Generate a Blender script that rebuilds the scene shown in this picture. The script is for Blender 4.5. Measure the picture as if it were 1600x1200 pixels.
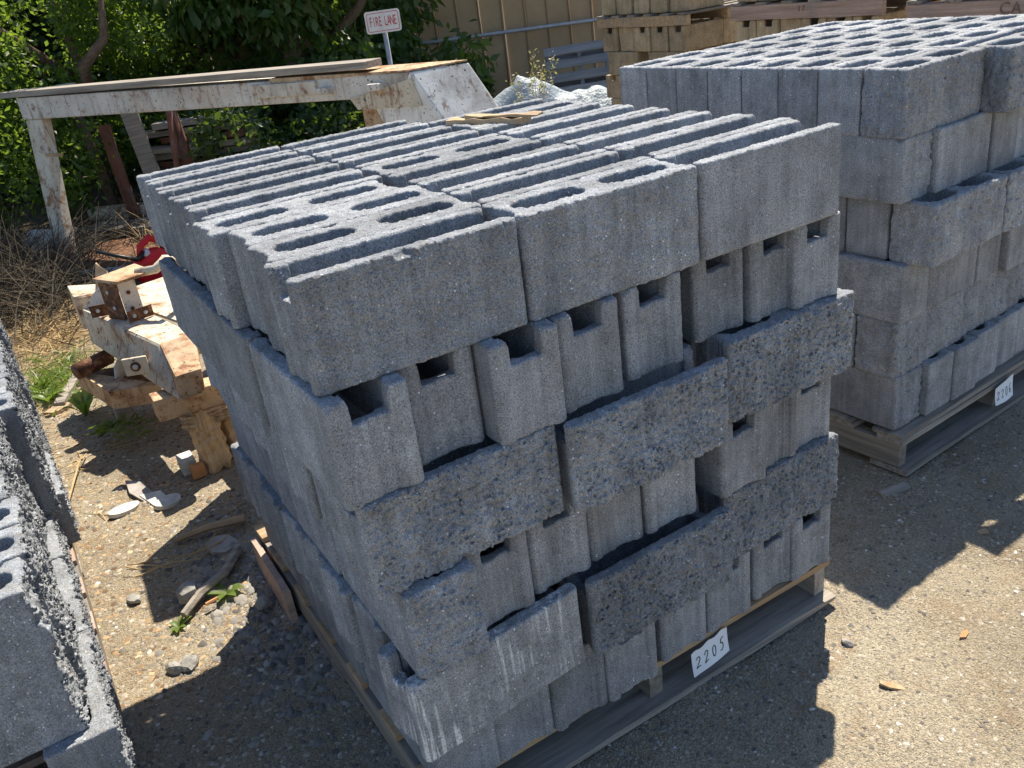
import bpy, math, random
import numpy as np
from mathutils import Vector, Matrix
R_ = math.radians
sc = bpy.context.scene
C = sc.collection
for o in list(bpy.data.objects): bpy.data.objects.remove(o)

# ------------------------------------------------------------------ camera, sky, sun, exposure
cam = bpy.data.cameras.new('camera'); cam.sensor_fit = 'HORIZONTAL'; cam.sensor_width = 36.0
cam.lens = 36.0*1360.85/1600; cam.clip_start = .02; cam.clip_end = 400
camo = bpy.data.objects.new('camera', cam); C.objects.link(camo); sc.camera = camo
camo.matrix_world = Matrix(((.83969, .32393, -.43588, -.3278), (-.52861, .30359, -.79272, -1.2191), (-.12446, .89605, .42616, 1.6447), (0, 0, 0, 1)))
SUN_AZ, SUN_EL = 38.0, 60.5           # azimuth from +X towards +Y
w = bpy.data.worlds.new('World'); sc.world = w; w.use_nodes = True
nt = w.node_tree; nt.nodes.clear()
sky = nt.nodes.new('ShaderNodeTexSky'); sky.sky_type = 'NISHITA'; sky.sun_disc = False
sky.sun_elevation = R_(SUN_EL); sky.sun_rotation = R_(90-SUN_AZ); sky.air_density = 1.0; sky.dust_density = .3; sky.ozone_density = 2.2
bg = nt.nodes.new('ShaderNodeBackground'); bg.inputs[1].default_value = .088
wo = nt.nodes.new('ShaderNodeOutputWorld'); nt.links.new(sky.outputs[0], bg.inputs[0]); nt.links.new(bg.outputs[0], wo.inputs[0])
sl = bpy.data.lights.new('sun', 'SUN'); sl.energy = 4.7; sl.angle = R_(.53); sl.color = (1.0, .91, .76)
so = bpy.data.objects.new('sun', sl); C.objects.link(so)
sd = Vector((math.cos(R_(SUN_EL))*math.cos(R_(SUN_AZ)), math.cos(R_(SUN_EL))*math.sin(R_(SUN_AZ)), math.sin(R_(SUN_EL))))
so.rotation_euler = sd.to_track_quat('Z', 'Y').to_euler(); so.location = (6, 5, 12)
sc.view_settings.view_transform = 'Standard'; sc.view_settings.look = 'None'; sc.view_settings.gamma = 1
sc.view_settings.use_curve_mapping = False; sc.view_settings.exposure = 1.0
try: sc.cycles.max_bounces = 8; sc.cycles.transparent_max_bounces = 12
except Exception: pass

rng = np.random.default_rng(11); random.seed(11)

# ------------------------------------------------------------------ materials
def mat(name):
    m = bpy.data.materials.new(name); m.use_nodes = True
    n = m.node_tree; b = n.nodes['Principled BSDF']; b.inputs['Roughness'].default_value = .9
    if 'Specular IOR Level' in b.inputs: b.inputs['Specular IOR Level'].default_value = .25
    return m, n, b
def N(n, t, **k):
    x = n.nodes.new(t)
    for a, v in k.items(): setattr(x, a, v)
    return x
def coords(n, scale=(1, 1, 1), rnd=True, src='Object'):
    tc = N(n, 'ShaderNodeTexCoord'); mp = N(n, 'ShaderNodeMapping'); mp.inputs['Scale'].default_value = scale
    if rnd:
        oi = N(n, 'ShaderNodeObjectInfo'); mu = N(n, 'ShaderNodeMath', operation='MULTIPLY'); mu.inputs[1].default_value = 37.0
        n.links.new(oi.outputs['Random'], mu.inputs[0]); va = N(n, 'ShaderNodeVectorMath', operation='ADD')
        n.links.new(tc.outputs[src], va.inputs[0]); n.links.new(mu.outputs[0], va.inputs[1]); n.links.new(va.outputs[0], mp.inputs[0])
    else: n.links.new(tc.outputs[src], mp.inputs[0])
    return mp.outputs[0]
def noise(n, vec, scale, detail=4, rough=.6, out='Fac'):
    t = N(n, 'ShaderNodeTexNoise'); t.inputs['Scale'].default_value = scale; t.inputs['Detail'].default_value = detail; t.inputs['Roughness'].default_value = rough
    n.links.new(vec, t.inputs['Vector']); return t.outputs[out]
def voro(n, vec, scale, out='Distance'):
    t = N(n, 'ShaderNodeTexVoronoi'); t.inputs['Scale'].default_value = scale; n.links.new(vec, t.inputs['Vector']); return t.outputs[out]
def ramp(n, fac, stops):
    r = N(n, 'ShaderNodeValToRGB'); e = r.color_ramp.elements
    while len(e) < len(stops): e.new(.5)
    for i, (p, c) in enumerate(stops):
        e[i].position = p; e[i].color = (*c, 1) if not isinstance(c, (int, float)) else (c, c, c, 1)
    n.links.new(fac, r.inputs[0]); return r.outputs[0]
def mix(n, fac, a, b, mode='MIX'):
    x = N(n, 'ShaderNodeMix', data_type='RGBA', blend_type=mode)
    for s, v in ((0, fac), (6, a), (7, b)):
        if hasattr(v, 'is_output'): n.links.new(v, x.inputs[s])
        else: x.inputs[s].default_value = v if s == 0 else (*v, 1)
    return x.outputs[2]
def bump(n, b, h, dist, strength=1.0, prev=None):
    x = N(n, 'ShaderNodeBump'); x.inputs['Distance'].default_value = dist; x.inputs['Strength'].default_value = strength
    n.links.new(h, x.inputs['Height'])
    if prev: n.links.new(prev, x.inputs['Normal'])
    n.links.new(x.outputs[0], b.inputs['Normal']); return x.outputs[0]
def objrand(n, lo, hi):
    oi = N(n, 'ShaderNodeObjectInfo'); mr = N(n, 'ShaderNodeMapRange'); mr.inputs[3].default_value = lo; mr.inputs[4].default_value = hi
    n.links.new(oi.outputs['Random'], mr.inputs[0])
    cb = N(n, 'ShaderNodeCombineColor')
    for i in range(3): n.links.new(mr.outputs[0], cb.inputs[i])
    return cb.outputs[0]

def concrete(name, base, split=False, streak=False, tint=(.9, .75, .55)):
    m, n, b = mat(name); v = coords(n)
    lo = tuple(c*.72 for c in base); hi = tuple(min(c*1.22, 1) for c in base)
    c = ramp(n, noise(n, v, 14, 5, .65), [(.28, lo), (.5, base), (.74, hi)])
    g = ramp(n, noise(n, v, 330, 3, .8), [(.34, .30), (.48, .95), (.68, 1.6)])
    c = mix(n, .9, c, g, 'MULTIPLY')
    tn = ramp(n, noise(n, v, 55 if split else 22, 4, .6), [(.5, 0.0), (.72, 1.0)])
    c = mix(n, mixfac(n, tn, .45 if split else .2), c, tuple(base[i]*tint[i]*1.15 for i in range(3)))
    # pale aggregate and dark pores
    vd = voro(n, v, 190); vc = voro(n, v, 190, 'Color')
    sp = ramp(n, vd, [(.25, 1.0), (.42, 0.0)]); pick = ramp(n, vc, [(.82 if split else .9, 0.0), (.92, 1.0)])
    spk = mix(n, 1.0, sp, pick, 'MULTIPLY')
    c = mix(n, spk, c, tuple(min(1, x*2.6+.05) for x in base))
    po = ramp(n, voro(n, v, 230), [(.16, 1.0), (.3, 0.0)]); pn = ramp(n, noise(n, v, 40, 2), [(.42, 0.0), (.58, .9)])
    c = mix(n, mix(n, 1.0, po, pn, 'MULTIPLY'), c, tuple(x*.28 for x in base))
    vs = coords(n, (70, 70, 3.5)); st = ramp(n, noise(n, vs, 1, 3, .5), [(.35, .86), (.65, 1.1)])
    c = mix(n, .8, c, st, 'MULTIPLY')
    if streak:
        vs2 = coords(n, (95, 95, 4.5)); s2 = ramp(n, noise(n, vs2, 1, 2, .5), [(.53, 0.0), (.61, 1.0)])
        a2 = ramp(n, noise(n, v, 7, 3), [(.49, 0.0), (.63, 1.0)]); g2 = ramp(n, noise(n, v, 300, 2), [(.38, .3), (.55, 1.0)])
        c = mix(n, mix(n, 1.0, mix(n, 1.0, s2, a2, 'MULTIPLY'), g2, 'MULTIPLY'), c, (.68, .69, .70))
    c = mix(n, 1.0, c, objrand(n, .80, 1.16), 'MULTIPLY')
    sv = ramp(n, noise(n, coords(n, (9, 9, 4)), 1, 4, .6), [(.38, .80), (.5, 1.0), (.66, 1.14)]); c = mix(n, .85, c, sv, 'MULTIPLY')
    n.links.new(c, b.inputs['Base Color']); b.inputs['Roughness'].default_value = .95
    bump(n, b, noise(n, v, 260, 4, .7), .0026 if split else .0016, .9)
    return m
def mixfac(n, fac, k):
    x = N(n, 'ShaderNodeMath', operation='MULTIPLY'); n.links.new(fac, x.inputs[0]); x.inputs[1].default_value = k; return x.outputs[0]
CONC = concrete('grey_concrete', (.252, .266, .288))
SPLIT = concrete('grey_split_concrete', (.245, .262, .288), split=True)
STREAK = concrete('streaked_concrete', (.248, .26, .28), streak=True)
PALEC = concrete('pale_grey_concrete', (.282, .294, .314))
TANC = concrete('tan_concrete', (.41, .32, .205), tint=(1, .9, .8))

def wood(name, base, dark, axis='x', grey=.0):
    m, n, b = mat(name); s = {'x': (2.2, 45, 45), 'y': (45, 2.2, 45), 'z': (45, 45, 2.2)}[axis]
    v = coords(n, s); vf = coords(n)
    c = ramp(n, noise(n, v, 1, 6, .65), [(.3, dark), (.55, base), (.8, tuple(min(1, x*1.3) for x in base))])
    c = mix(n, ramp(n, noise(n, vf, 9, 4), [(.5, 0.0), (.75, .55)]), c, (.2, .19, .18))
    c = mix(n, 1.0, c, objrand(n, .75, 1.15), 'MULTIPLY')
    n.links.new(c, b.inputs['Base Color']); bump(n, b, noise(n, v, 1, 6, .7), .004, .7); return m
WOODG = wood('weathered_wood', (.30, .265, .225), (.13, .115, .10))
WOODGy = wood('weathered_wood_lengthwise', (.30, .265, .225), (.13, .115, .10), 'y')
WOODN = wood('fresh_wood', (.46, .33, .20), (.30, .19, .10))
WOODP = wood('pinkish_wood', (.42, .30, .24), (.26, .17, .13), 'y')
WOODZ = wood('rotten_timber', (.55, .40, .24), (.22, .12, .06), 'z')
WOODB = wood('red_brown_wood', (.16, .07, .045), (.07, .035, .025), 'z')
WOODL = wood('blue_grey_wood', (.20, .205, .215), (.11, .11, .12))

def rusty(name, paint, amount, rust=(.26, .125, .06)):
    m, n, b = mat(name); v = coords(n)
    r1 = ramp(n, noise(n, v, 9, 8, .72), [(amount-.06, 1.0), (amount+.05, 0.0)])
    rc = ramp(n, noise(n, v, 35, 5, .7), [(.3, tuple(x*.35 for x in rust)), (.5, rust), (.75, (.42, .23, .115))])
    pc = ramp(n, noise(n, v, 5, 5, .6), [(.35, tuple(x*.8 for x in paint)), (.6, paint)])
    pc = mix(n, ramp(n, noise(n, v, 3.5, 5, .6), [(.5, 0.0), (.8, .5)]), pc, (.45, .30, .17))
    dk = ramp(n, noise(n, v, 48, 4, .7), [(.345, 1.0), (.39, 0.0)])
    dr = ramp(n, noise(n, coords(n, (26, 26, 2.2)), 1, 5, .65), [(.55, 0.0), (.68, .8)])
    pc = mix(n, dr, pc, (.24, .13, .07))
    gr = ramp(n, noise(n, v, 2.2, 6, .7), [(.5, 0.0), (.72, .75)]); pc = mix(n, gr, pc, (.16, .13, .10))
    c = mix(n, r1, pc, rc); c = mix(n, dk, c, (.045, .03, .025))
    n.links.new(c, b.inputs['Base Color']); b.inputs['Roughness'].default_value = .65
    bump(n, b, noise(n, v, 60, 5, .7), .002, .6); return m
PAINT = rusty('white_rusty_paint', (.62, .57, .48), .42)
PAINTC = rusty('white_paint_light_rust', (.64, .60, .54), .385)
PAINTW = rusty('sunlit_worn_white_paint', (.82, .79, .72), .34)  # neck's copy of the white paint, lightened to look sunlit
PAINTH = rusty('heavily_rusted_white_paint', (.62, .55, .43), .43)
RUST = rusty('rust', (.56, .40, .25), .46)
RUSTD = rusty('dark_rust', (.13, .075, .05), .6, (.12, .05, .025))

def plain(name, col, rough=.6, var=.25, scale=12, metal=0, bumpd=0):
    m, n, b = mat(name); v = coords(n)
    c = ramp(n, noise(n, v, scale, 5), [(.3, tuple(x*(1-var) for x in col)), (.7, tuple(min(1, x*(1+var)) for x in col))])
    n.links.new(c, b.inputs['Base Color']); b.inputs['Roughness'].default_value = rough; b.inputs['Metallic'].default_value = metal
    if bumpd: bump(n, b, noise(n, v, scale*4, 4), bumpd, .7)
    return m
PAPER = plain('white_paper', (.78, .79, .80), .9, .04); INK = plain('black_ink', (.02, .02, .022), .8)
SIGNW = plain('sign_white', (.72, .70, .66), .5, .1); SIGNR = plain('sign_red', (.55, .05, .06), .5, .1)
GALV = plain('galvanised_steel', (.38, .39, .41), .5, .2, 20, .3); REDP = plain('red_plastic', (.62, .02, .025), .4, .12, 5)
BLACKP = plain('black_plastic', (.02, .02, .02), .4); CLEARP = plain('cloudy_plastic', (.6, .58, .56), .4)
BARK = plain('bark', (.12, .085, .06), .95, .45, 25, 0, .01); STONE = plain('stone', (.30, .29, .27), .95, .3, 30, 0, .004)
SLATE = plain('slate_chip', (.32, .29, .27), .9, .25, 14, 0, .003); CHALK = plain('chalky_scrap', (.55, .54, .50), .9, .25, 18, 0, .003)
STRAW = plain('dry_straw', (.42, .30, .15), .9, .35, 3); TWIG = plain('dry_twig', (.34, .24, .15), .9, .3, 8)
FENCE = plain('tan_fence_paint', (.44, .31, .18), .7, .12, 3, 0, .001)
BRICKM = plain('orange_brick_scrap', (.48, .24, .11), .9, .25, 20, 0, .003)
DRYBR = plain('dead_brush', (.085, .07, .05), .95, .4, 3)
def plastic_film():
    m, n, b = mat('plastic_sheeting'); v = coords(n)
    c = ramp(n, noise(n, v, 5, 5), [(.3, (.26, .31, .35)), (.7, (.42, .47, .50))]); n.links.new(c, b.inputs['Base Color'])
    b.inputs['Roughness'].default_value = .35; bump(n, b, noise(n, v, 16, 5, .6), .03, .8); return m
FILM = plastic_film()
def leafmat(name, c0, c1, tr=.45):
    m = bpy.data.materials.new(name); m.use_nodes = True; n = m.node_tree; n.nodes.clear()
    g = N(n, 'ShaderNodeNewGeometry'); col = ramp(n, g.outputs['Random Per Island'], [(0.0, c0), (1.0, c1)])
    p = N(n, 'ShaderNodeBsdfPrincipled'); p.inputs['Roughness'].default_value = .45; n.links.new(col, p.inputs['Base Color'])
    t = N(n, 'ShaderNodeBsdfTranslucent'); tc = mix(n, .6, col, (.28, .42, .03)); n.links.new(tc, t.inputs[0])
    mx = N(n, 'ShaderNodeMixShader'); mx.inputs[0].default_value = tr; n.links.new(p.outputs[0], mx.inputs[1]); n.links.new(t.outputs[0], mx.inputs[2])
    o = N(n, 'ShaderNodeOutputMaterial'); n.links.new(mx.outputs[0], o.inputs[0]); return m
LEAF1 = leafmat('small_leaf', (.04, .085, .016), (.13, .20, .035), .55)
LEAF2 = leafmat('broad_leaf', (.028, .07, .018), (.065, .12, .03), .4)
LEAF3 = leafmat('hedge_leaf', (.02, .045, .014), (.045, .08, .022), .3)
GRASSM = leafmat('weed_green', (.08, .14, .025), (.16, .22, .04), .4)
SEEDM = leafmat('seed_head', (.40, .32, .20), (.55, .46, .30), .4)

def ground_material():
    m, n, b = mat('gravelly_dirt'); v = coords(n, rnd=False)
    c = ramp(n, noise(n, v, 1.3, 6, .6), [(.3, (.225, .187, .133)), (.5, (.318, .268, .192)), (.7, (.372, .322, .24))])
    c = mix(n, ramp(n, noise(n, v, 6, 6, .7), [(.52, 0.0), (.72, .7)]), c, (.24, .155, .085))
    g = ramp(n, voro(n, v, 230, 'Color'), [(.0, .55), (.5, .97), (1.0, 1.4)]); c = mix(n, .8, c, g, 'MULTIPLY')
    g2 = ramp(n, noise(n, v, 260, 4, .8), [(.3, .5), (.7, 1.4)]); c = mix(n, .7, c, g2, 'MULTIPLY')
    # darker brown ground towards the back, with a noisy edge
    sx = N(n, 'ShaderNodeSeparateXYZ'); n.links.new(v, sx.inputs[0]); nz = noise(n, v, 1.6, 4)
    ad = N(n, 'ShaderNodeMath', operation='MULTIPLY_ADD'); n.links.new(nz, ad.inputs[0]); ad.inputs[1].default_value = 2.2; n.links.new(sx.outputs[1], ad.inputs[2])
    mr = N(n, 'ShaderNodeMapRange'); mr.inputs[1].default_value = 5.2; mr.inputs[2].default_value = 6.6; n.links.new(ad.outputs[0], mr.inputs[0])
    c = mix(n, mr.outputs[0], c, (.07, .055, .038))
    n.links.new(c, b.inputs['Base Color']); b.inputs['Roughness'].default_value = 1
    p = bump(n, b, voro(n, v, 220), .004, .9); bump(n, b, noise(n, v, 60, 5, .7), .012, .7, p); return m
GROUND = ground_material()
def pebble_mat(name='pebbles', cs=((.10, .093, .085), (.23, .20, .16), (.33, .287, .22), (.39, .35, .29), (.58, .57, .54))):
    m, n, b = mat(name); g = N(n, 'ShaderNodeNewGeometry')
    c = ramp(n, g.outputs['Random Per Island'], list(zip((0, .35, .75, .95, 1.0), cs)))
    n.links.new(c, b.inputs['Base Color']); return m
PEBBLE = pebble_mat()

# ------------------------------------------------------------------ mesh helpers
def mesh(name, V, F, m=None, smooth=False):
    me = bpy.data.meshes.new(name); me.from_pydata([tuple(map(float, v)) for v in V], [], [tuple(map(int, f)) for f in F]); me.update()
    if smooth: me.polygons.foreach_set('use_smooth', [True]*len(me.polygons))
    if m: me.materials.append(m)
    return me
def fastmesh(name, V, Q, m, smooth=False):
    V = np.asarray(V, np.float32); Q = np.asarray(Q, np.int32); k = Q.shape[1]
    me = bpy.data.meshes.new(name); me.vertices.add(len(V)); me.vertices.foreach_set('co', V.ravel())
    me.loops.add(Q.size); me.loops.foreach_set('vertex_index', Q.ravel()); me.polygons.add(len(Q))
    me.polygons.foreach_set('loop_start', np.arange(len(Q), dtype=np.int32)*k)
    if smooth: me.polygons.foreach_set('use_smooth', np.ones(len(Q), bool))
    me.update(calc_edges=True); me.validate(); me.materials.append(m); return me
def ob(name, me, parent=None, loc=(0, 0, 0), rot=(0, 0, 0), label=None, cat=None, group=None, kind=None):
    o = bpy.data.objects.new(name, me); C.objects.link(o); o.location = loc; o.rotation_euler = rot
    if parent: o.parent = parent
    if label: o['label'] = label
    if cat: o['category'] = cat
    if group: o['group'] = group
    if kind: o['kind'] = kind
    return o
def root(name, label, cat, loc=(0, 0, 0), rotz=0, group=None): return ob(name, None, None, loc, (0, 0, rotz), label, cat, group)
CUBE_F = [(0, 3, 2, 1), (4, 5, 6, 7), (0, 1, 5, 4), (1, 2, 6, 5), (2, 3, 7, 6), (3, 0, 4, 7)]
def hexa(P, F=None):       # eight corners, bottom four then top four
    return [tuple(p) for p in P], CUBE_F
def boxvf(x0, x1, y0, y1, z0, z1): return hexa([(x0, y0, z0), (x1, y0, z0), (x1, y1, z0), (x0, y1, z0), (x0, y0, z1), (x1, y0, z1), (x1, y1, z1), (x0, y1, z1)])
def bevelled(me, wd, seg=2):
    import bmesh
    bm = bmesh.new(); bm.from_mesh(me)
    bmesh.ops.bevel(bm, geom=bm.edges[:], offset=wd, segments=seg, profile=.6, affect='EDGES'); bmesh.ops.recalc_face_normals(bm, faces=bm.faces[:]); bm.to_mesh(me); bm.free(); return me
def box(name, dims, m, parent=None, bev=.003, **k):
    x0, x1, y0, y1, z0, z1 = dims
    me = mesh(name, *boxvf(x0, x1, y0, y1, z0, z1), m)
    if bev: bevelled(me, bev)
    return ob(name, me, parent, **k)
def plank(name, dims, m, parent=None, axis=0, jit=.004, seed=0, **k):
    """sawn board with slightly uneven edges and ends"""
    r = np.random.default_rng(seed+77); d = np.array(dims, float).reshape(3, 2); n = 9
    t = np.linspace(0, 1, n); a, b_ = [i for i in range(3) if i != axis]; V = []
    for i, tt in enumerate(t):
        ring = []
        for (s, u) in ((0, 0), (1, 0), (1, 1), (0, 1)):
            p = np.zeros(3); p[axis] = d[axis, 0]+(d[axis, 1]-d[axis, 0])*tt; p[a] = d[a, s]; p[b_] = d[b_, u]
            p += r.normal(0, jit*.45, 3); ring.append(p)
        V += ring
    F = []
    for i in range(n-1):
        for q in range(4): F.append((i*4+q, i*4+(q+1) % 4, i*4+4+(q+1) % 4, i*4+4+q))
    F += [(3, 2, 1, 0), tuple((n-1)*4+q for q in range(4))]
    me = mesh(name, V, F, m); bevelled_safe(me); return ob(name, me, parent, **k)
def bevelled_safe(me):
    import bmesh
    bm = bmesh.new(); bm.from_mesh(me); bmesh.ops.recalc_face_normals(bm, faces=bm.faces[:]); bm.to_mesh(me); bm.free()
def prism(name, poly, y0, y1, m, parent=None, bev=.004, **k):
    """polygon in (x,z) extruded from y0 to y1"""
    n = len(poly); V = [(p[0], y0, p[1]) for p in poly]+[(p[0], y1, p[1]) for p in poly]
    F = [tuple(range(n))[::-1], tuple(range(n, 2*n))]+[(i, (i+1) % n, n+(i+1) % n, n+i) for i in range(n)]
    me = mesh(name, V, F, m); bevelled_safe(me)
    if bev: bevelled(me, bev)
    return ob(name, me, parent, **k)
def tubevf(pts, rad, seg=8):
    pts = [Vector(p) for p in pts]; rad = rad if hasattr(rad, '__len__') else [rad]*len(pts); V = []; F = []
    for i, p in enumerate(pts):
        t = (pts[min(i+1, len(pts)-1)]-pts[max(i-1, 0)]).normalized(); u = t.orthogonal().normalized() if abs(t.z) > .9 else Vector((0, 0, 1)).cross(t).normalized(); v = t.cross(u)
        for s in range(seg):
            a = 2*math.pi*s/seg; V.append(p+(u*math.cos(a)+v*math.sin(a))*rad[i])
    for i in range(len(pts)-1):
        for s in range(seg): F.append((i*seg+s, i*seg+(s+1) % seg, (i+1)*seg+(s+1) % seg, (i+1)*seg+s))
    F += [tuple(range(seg))[::-1], tuple((len(pts)-1)*seg+s for s in range(seg))]
    return V, F
def tube(name, pts, rad, m, parent=None, seg=8, **k):
    V, F = tubevf(pts, rad, seg); return ob(name, mesh(name, V, F, m, True), parent, **k)
def rock(name, r, m, loc, seed, squash=(1, 1, .7), sub=2, rough=.25, **k):
    import bmesh
    bm = bmesh.new(); bmesh.ops.create_icosphere(bm, subdivisions=sub, radius=1); rr = np.random.default_rng(seed)
    D = rr.normal(size=(10, 3)); D /= np.linalg.norm(D, axis=1)[:, None]; H = .62+.3*rr.random(10)
    for v in bm.verts:
        p = np.array(v.co); s = min([1.0]+[h/max(1e-6, float(p@d)) for d, h in zip(D, H) if p@d > .2]); s *= 1+rough*.12*rr.normal()
        v.co = Vector(p*s*r*np.array(squash))
    me = bpy.data.meshes.new(name); bm.to_mesh(me); bm.free(); me.materials.append(m)
    return ob(name, me, None, loc, (0, 0, rr.random()*6), **k)

# ------------------------------------------------------------------ noise + surface nets for the cast blocks
TAB = np.random.default_rng(5).random((64, 64, 64)).astype(np.float32)
def vnoise(P, scale, seed):
    q = P*scale+np.array([seed*7.31 % 61, seed*3.77 % 59, seed*5.13 % 53], np.float32); i = np.floor(q).astype(np.int32); f = q-i; f = f*f*(3-2*f); i &= 63; j = (i+1) & 63
    x0, y0, z0 = i[..., 0], i[..., 1], i[..., 2]; x1, y1, z1 = j[..., 0], j[..., 1], j[..., 2]; fx, fy, fz = f[..., 0], f[..., 1], f[..., 2]
    a = TAB[x0, y0, z0]*(1-fx)+TAB[x1, y0, z0]*fx; b = TAB[x0, y1, z0]*(1-fx)+TAB[x1, y1, z0]*fx
    c = TAB[x0, y0, z1]*(1-fx)+TAB[x1, y0, z1]*fx; d = TAB[x0, y1, z1]*(1-fx)+TAB[x1, y1, z1]*fx
    return (a*(1-fy)+b*fy)*(1-fz)+(c*(1-fy)+d*fy)*fz-.5
def surface_nets(S, org, h):
    s = S < 0; nx, ny, nz = S.shape; cnt = np.zeros((nx-1, ny-1, nz-1), np.float32); pos = np.zeros((nx-1, ny-1, nz-1, 3), np.float32)
    off = [(a, b, c) for a in (0, 1) for b in (0, 1) for c in (0, 1)]; sub = lambda A, o: A[o[0]:nx-1+o[0], o[1]:ny-1+o[1], o[2]:nz-1+o[2]]
    for a in off:
        for ax in range(3):
            if a[ax]: continue
            b = list(a); b[ax] = 1
            va, vb = sub(S, a), sub(S, b); cr = (va < 0) != (vb < 0); t = np.where(cr, va/np.where(cr, va-vb, 1), 0)
            for k in range(3): pos[..., k] += np.where(cr, a[k]+(t if k == ax else 0), 0)
            cnt += cr
    mk = cnt > 0; idx = -np.ones(mk.shape, np.int64); idx[mk] = np.arange(mk.sum())
    g = np.stack(np.meshgrid(np.arange(nx-1), np.arange(ny-1), np.arange(nz-1), indexing='ij'), -1)
    V = (g[mk]+pos[mk]/cnt[mk][:, None])*h+np.array(org); Q = []
    for ax in range(3):
        sl0 = [slice(1, n-1) for n in S.shape]; sl1 = list(sl0); sl0[ax] = slice(0, S.shape[ax]-1); sl1[ax] = slice(1, S.shape[ax])
        A, B = s[tuple(sl0)], s[tuple(sl1)]; I = np.argwhere(A != B); flip = A[A != B]
        b1, b2 = [(1, 2), (2, 0), (0, 1)][ax]; base = I.copy(); base[:, b1] += 1; base[:, b2] += 1
        def cell(d1, d2):
            c = base.copy(); c[:, b1] -= d1; c[:, b2] -= d2; return idx[c[:, 0], c[:, 1], c[:, 2]]
        q = np.stack([cell(1, 1), cell(0, 1), cell(0, 0), cell(1, 0)], 1); q[~flip] = q[~flip][:, ::-1]; Q.append(q)
    return V, np.concatenate(Q)
BL, BW, BH = .397, .143, .1905
def cast_block(name, seed, m, kind='chan', split=(), rib=False, W=BW, h=.0033, plainend=False, smooth_end=False, core=None, chips=3, L=BL, lump=1.0, BH=BH):
    pad = 3; nx = int(L/h)+2*pad+2; ny = int(W/h)+2*pad+2; nz = int(BH/h)+2*pad+2
    org = np.array([-(nx-1)*h/2, -(ny-1)*h/2, BH/2-(nz-1)*h/2])
    g = np.stack(np.meshgrid(*[np.arange(n, dtype=np.float32)*h for n in (nx, ny, nz)], indexing='ij'), -1)+org.astype(np.float32)
    x, y, z = g[..., 0], g[..., 1], g[..., 2]; r = np.random.default_rng(seed); ay = np.abs(y)/W*BW
    n1 = vnoise(g, 95, seed); n2 = vnoise(g, 240, seed+3); n3 = vnoise(g, 38, seed+9)
    ins = np.zeros_like(x)
    if not plainend:
        ins += .006*np.clip((.047-ay)/.008, 0, 1)+.0035*np.clip((.018-np.abs(y+.012))/.004, 0, 1)+np.clip((ay-.061)/.0105, 0, 1)*.007
    qx = np.abs(x)+ins-L/2
    if rib: qx = np.where((x < 0) & (y > -.052) & (y < -.016), qx+.0045*(.5+.5*np.cos((y+.052)/.009*2*np.pi)), qx)
    qy = np.abs(y)-W/2; qz = np.abs(z-BH/2)-BH/2
    def spl(): return (.004+.006*n3+.003*n1+.011*n2+.010*vnoise(g, 14, seed+21))*lump
    if '-y' in split: qy = np.where(y < 0, qy+spl(), qy)
    if '+y' in split: qy = np.where(y > 0, qy+spl(), qy)
    if '-x' in split: qx = np.where(x < 0, np.abs(x)-L/2+spl(), qx)
    if '+x' in split: qx = np.where(x > 0, np.abs(x)-L/2+spl(), qx)
    rd = .0035; a = np.maximum(np.stack([qx, qy, qz], -1)+rd, 0); d = np.sqrt((a*a).sum(-1))+np.minimum(np.maximum(np.maximum(qx, qy), qz)+rd, 0)-rd
    topw = np.exp(-np.abs(BH-z)/.012)
    cw, cl = core or (.031, .073)
    for cx in (-.0965, .0965):
        rr = cw*.92; tap = .004*(BH-z)/BH
        u = np.maximum(np.abs(x-cx)-cl+rr+tap, 0); v = np.maximum(np.abs(y)-cw+rr+tap, 0); dc = np.sqrt(u*u+v*v)-rr
        d = np.maximum(d, -(dc+.002*n2*(1+topw)))
    if kind == 'chan':
        hw = W/2-.031; dch = .10
        dc = np.maximum(np.maximum(np.abs(y)-hw+np.clip((BH-z)/dch, 0, 1)*.004, BH-dch-z), np.abs(x)-(L/2-.034))
        dn = np.maximum(np.abs(y+.002)-.032-.006*topw, BH-.047-z-.006*n3)
        d = np.maximum(d, -(np.minimum(dc, dn)+(.0012*n1+.0022*n2)*(1+topw)))
    d = d+.0012*n1+.0016*n2+topw*(.0008*n1+.0022*n2)*np.clip(1+d/.02, 0, 1)
    for _ in range(chips):
        c = np.array([r.choice([-1, 1])*L/2*(1 if r.random() < .5 else r.random()), r.choice([-1, 1])*W/2, BH*(r.random() < .7)]); rr = r.uniform(.006, .016)
        d = np.maximum(d, -(np.sqrt(((g-c)**2).sum(-1))-rr+.01*n1))
    V, Q = surface_nets(d, org, h); return fastmesh(name, V, Q, m, True)

M = {}
M['chan'] = [cast_block('channel_block', s, CONC) for s in (1, 2, 3, 4)]
M['core'] = [cast_block('cored_block', s, CONC, 'core') for s in (5, 6)]
M['rib'] = [cast_block('ribbed_block', 7, CONC, 'core', rib=True), cast_block('ribbed_block', 8, CONC, 'chan', rib=True)]
M['csplit'] = [cast_block('split_channel_block', s, SPLIT, 'chan', ('-y',), lump=l) for s, l in ((12, 1.15), (13, 1.4), (19, 1.3))]
M['csplit0'] = [cast_block('split_channel_block', 11, SPLIT, 'chan', ('-y',), lump=.45)]
M['ksplit'] = [cast_block('split_cored_block', s, SPLIT, 'core', ('-y',), lump=l) for s, l in ((15, 1.35), (18, 1.2))]
M['ksplit0'] = [cast_block('split_cored_block', 14, SPLIT, 'core', ('-y',), lump=.4)]
M['esplit'] = [cast_block('end_split_block', 16, SPLIT, 'core', ('-x',), plainend=True)]
M['streak'] = [cast_block('streaked_block', 17, STREAK, 'chan')]
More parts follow.
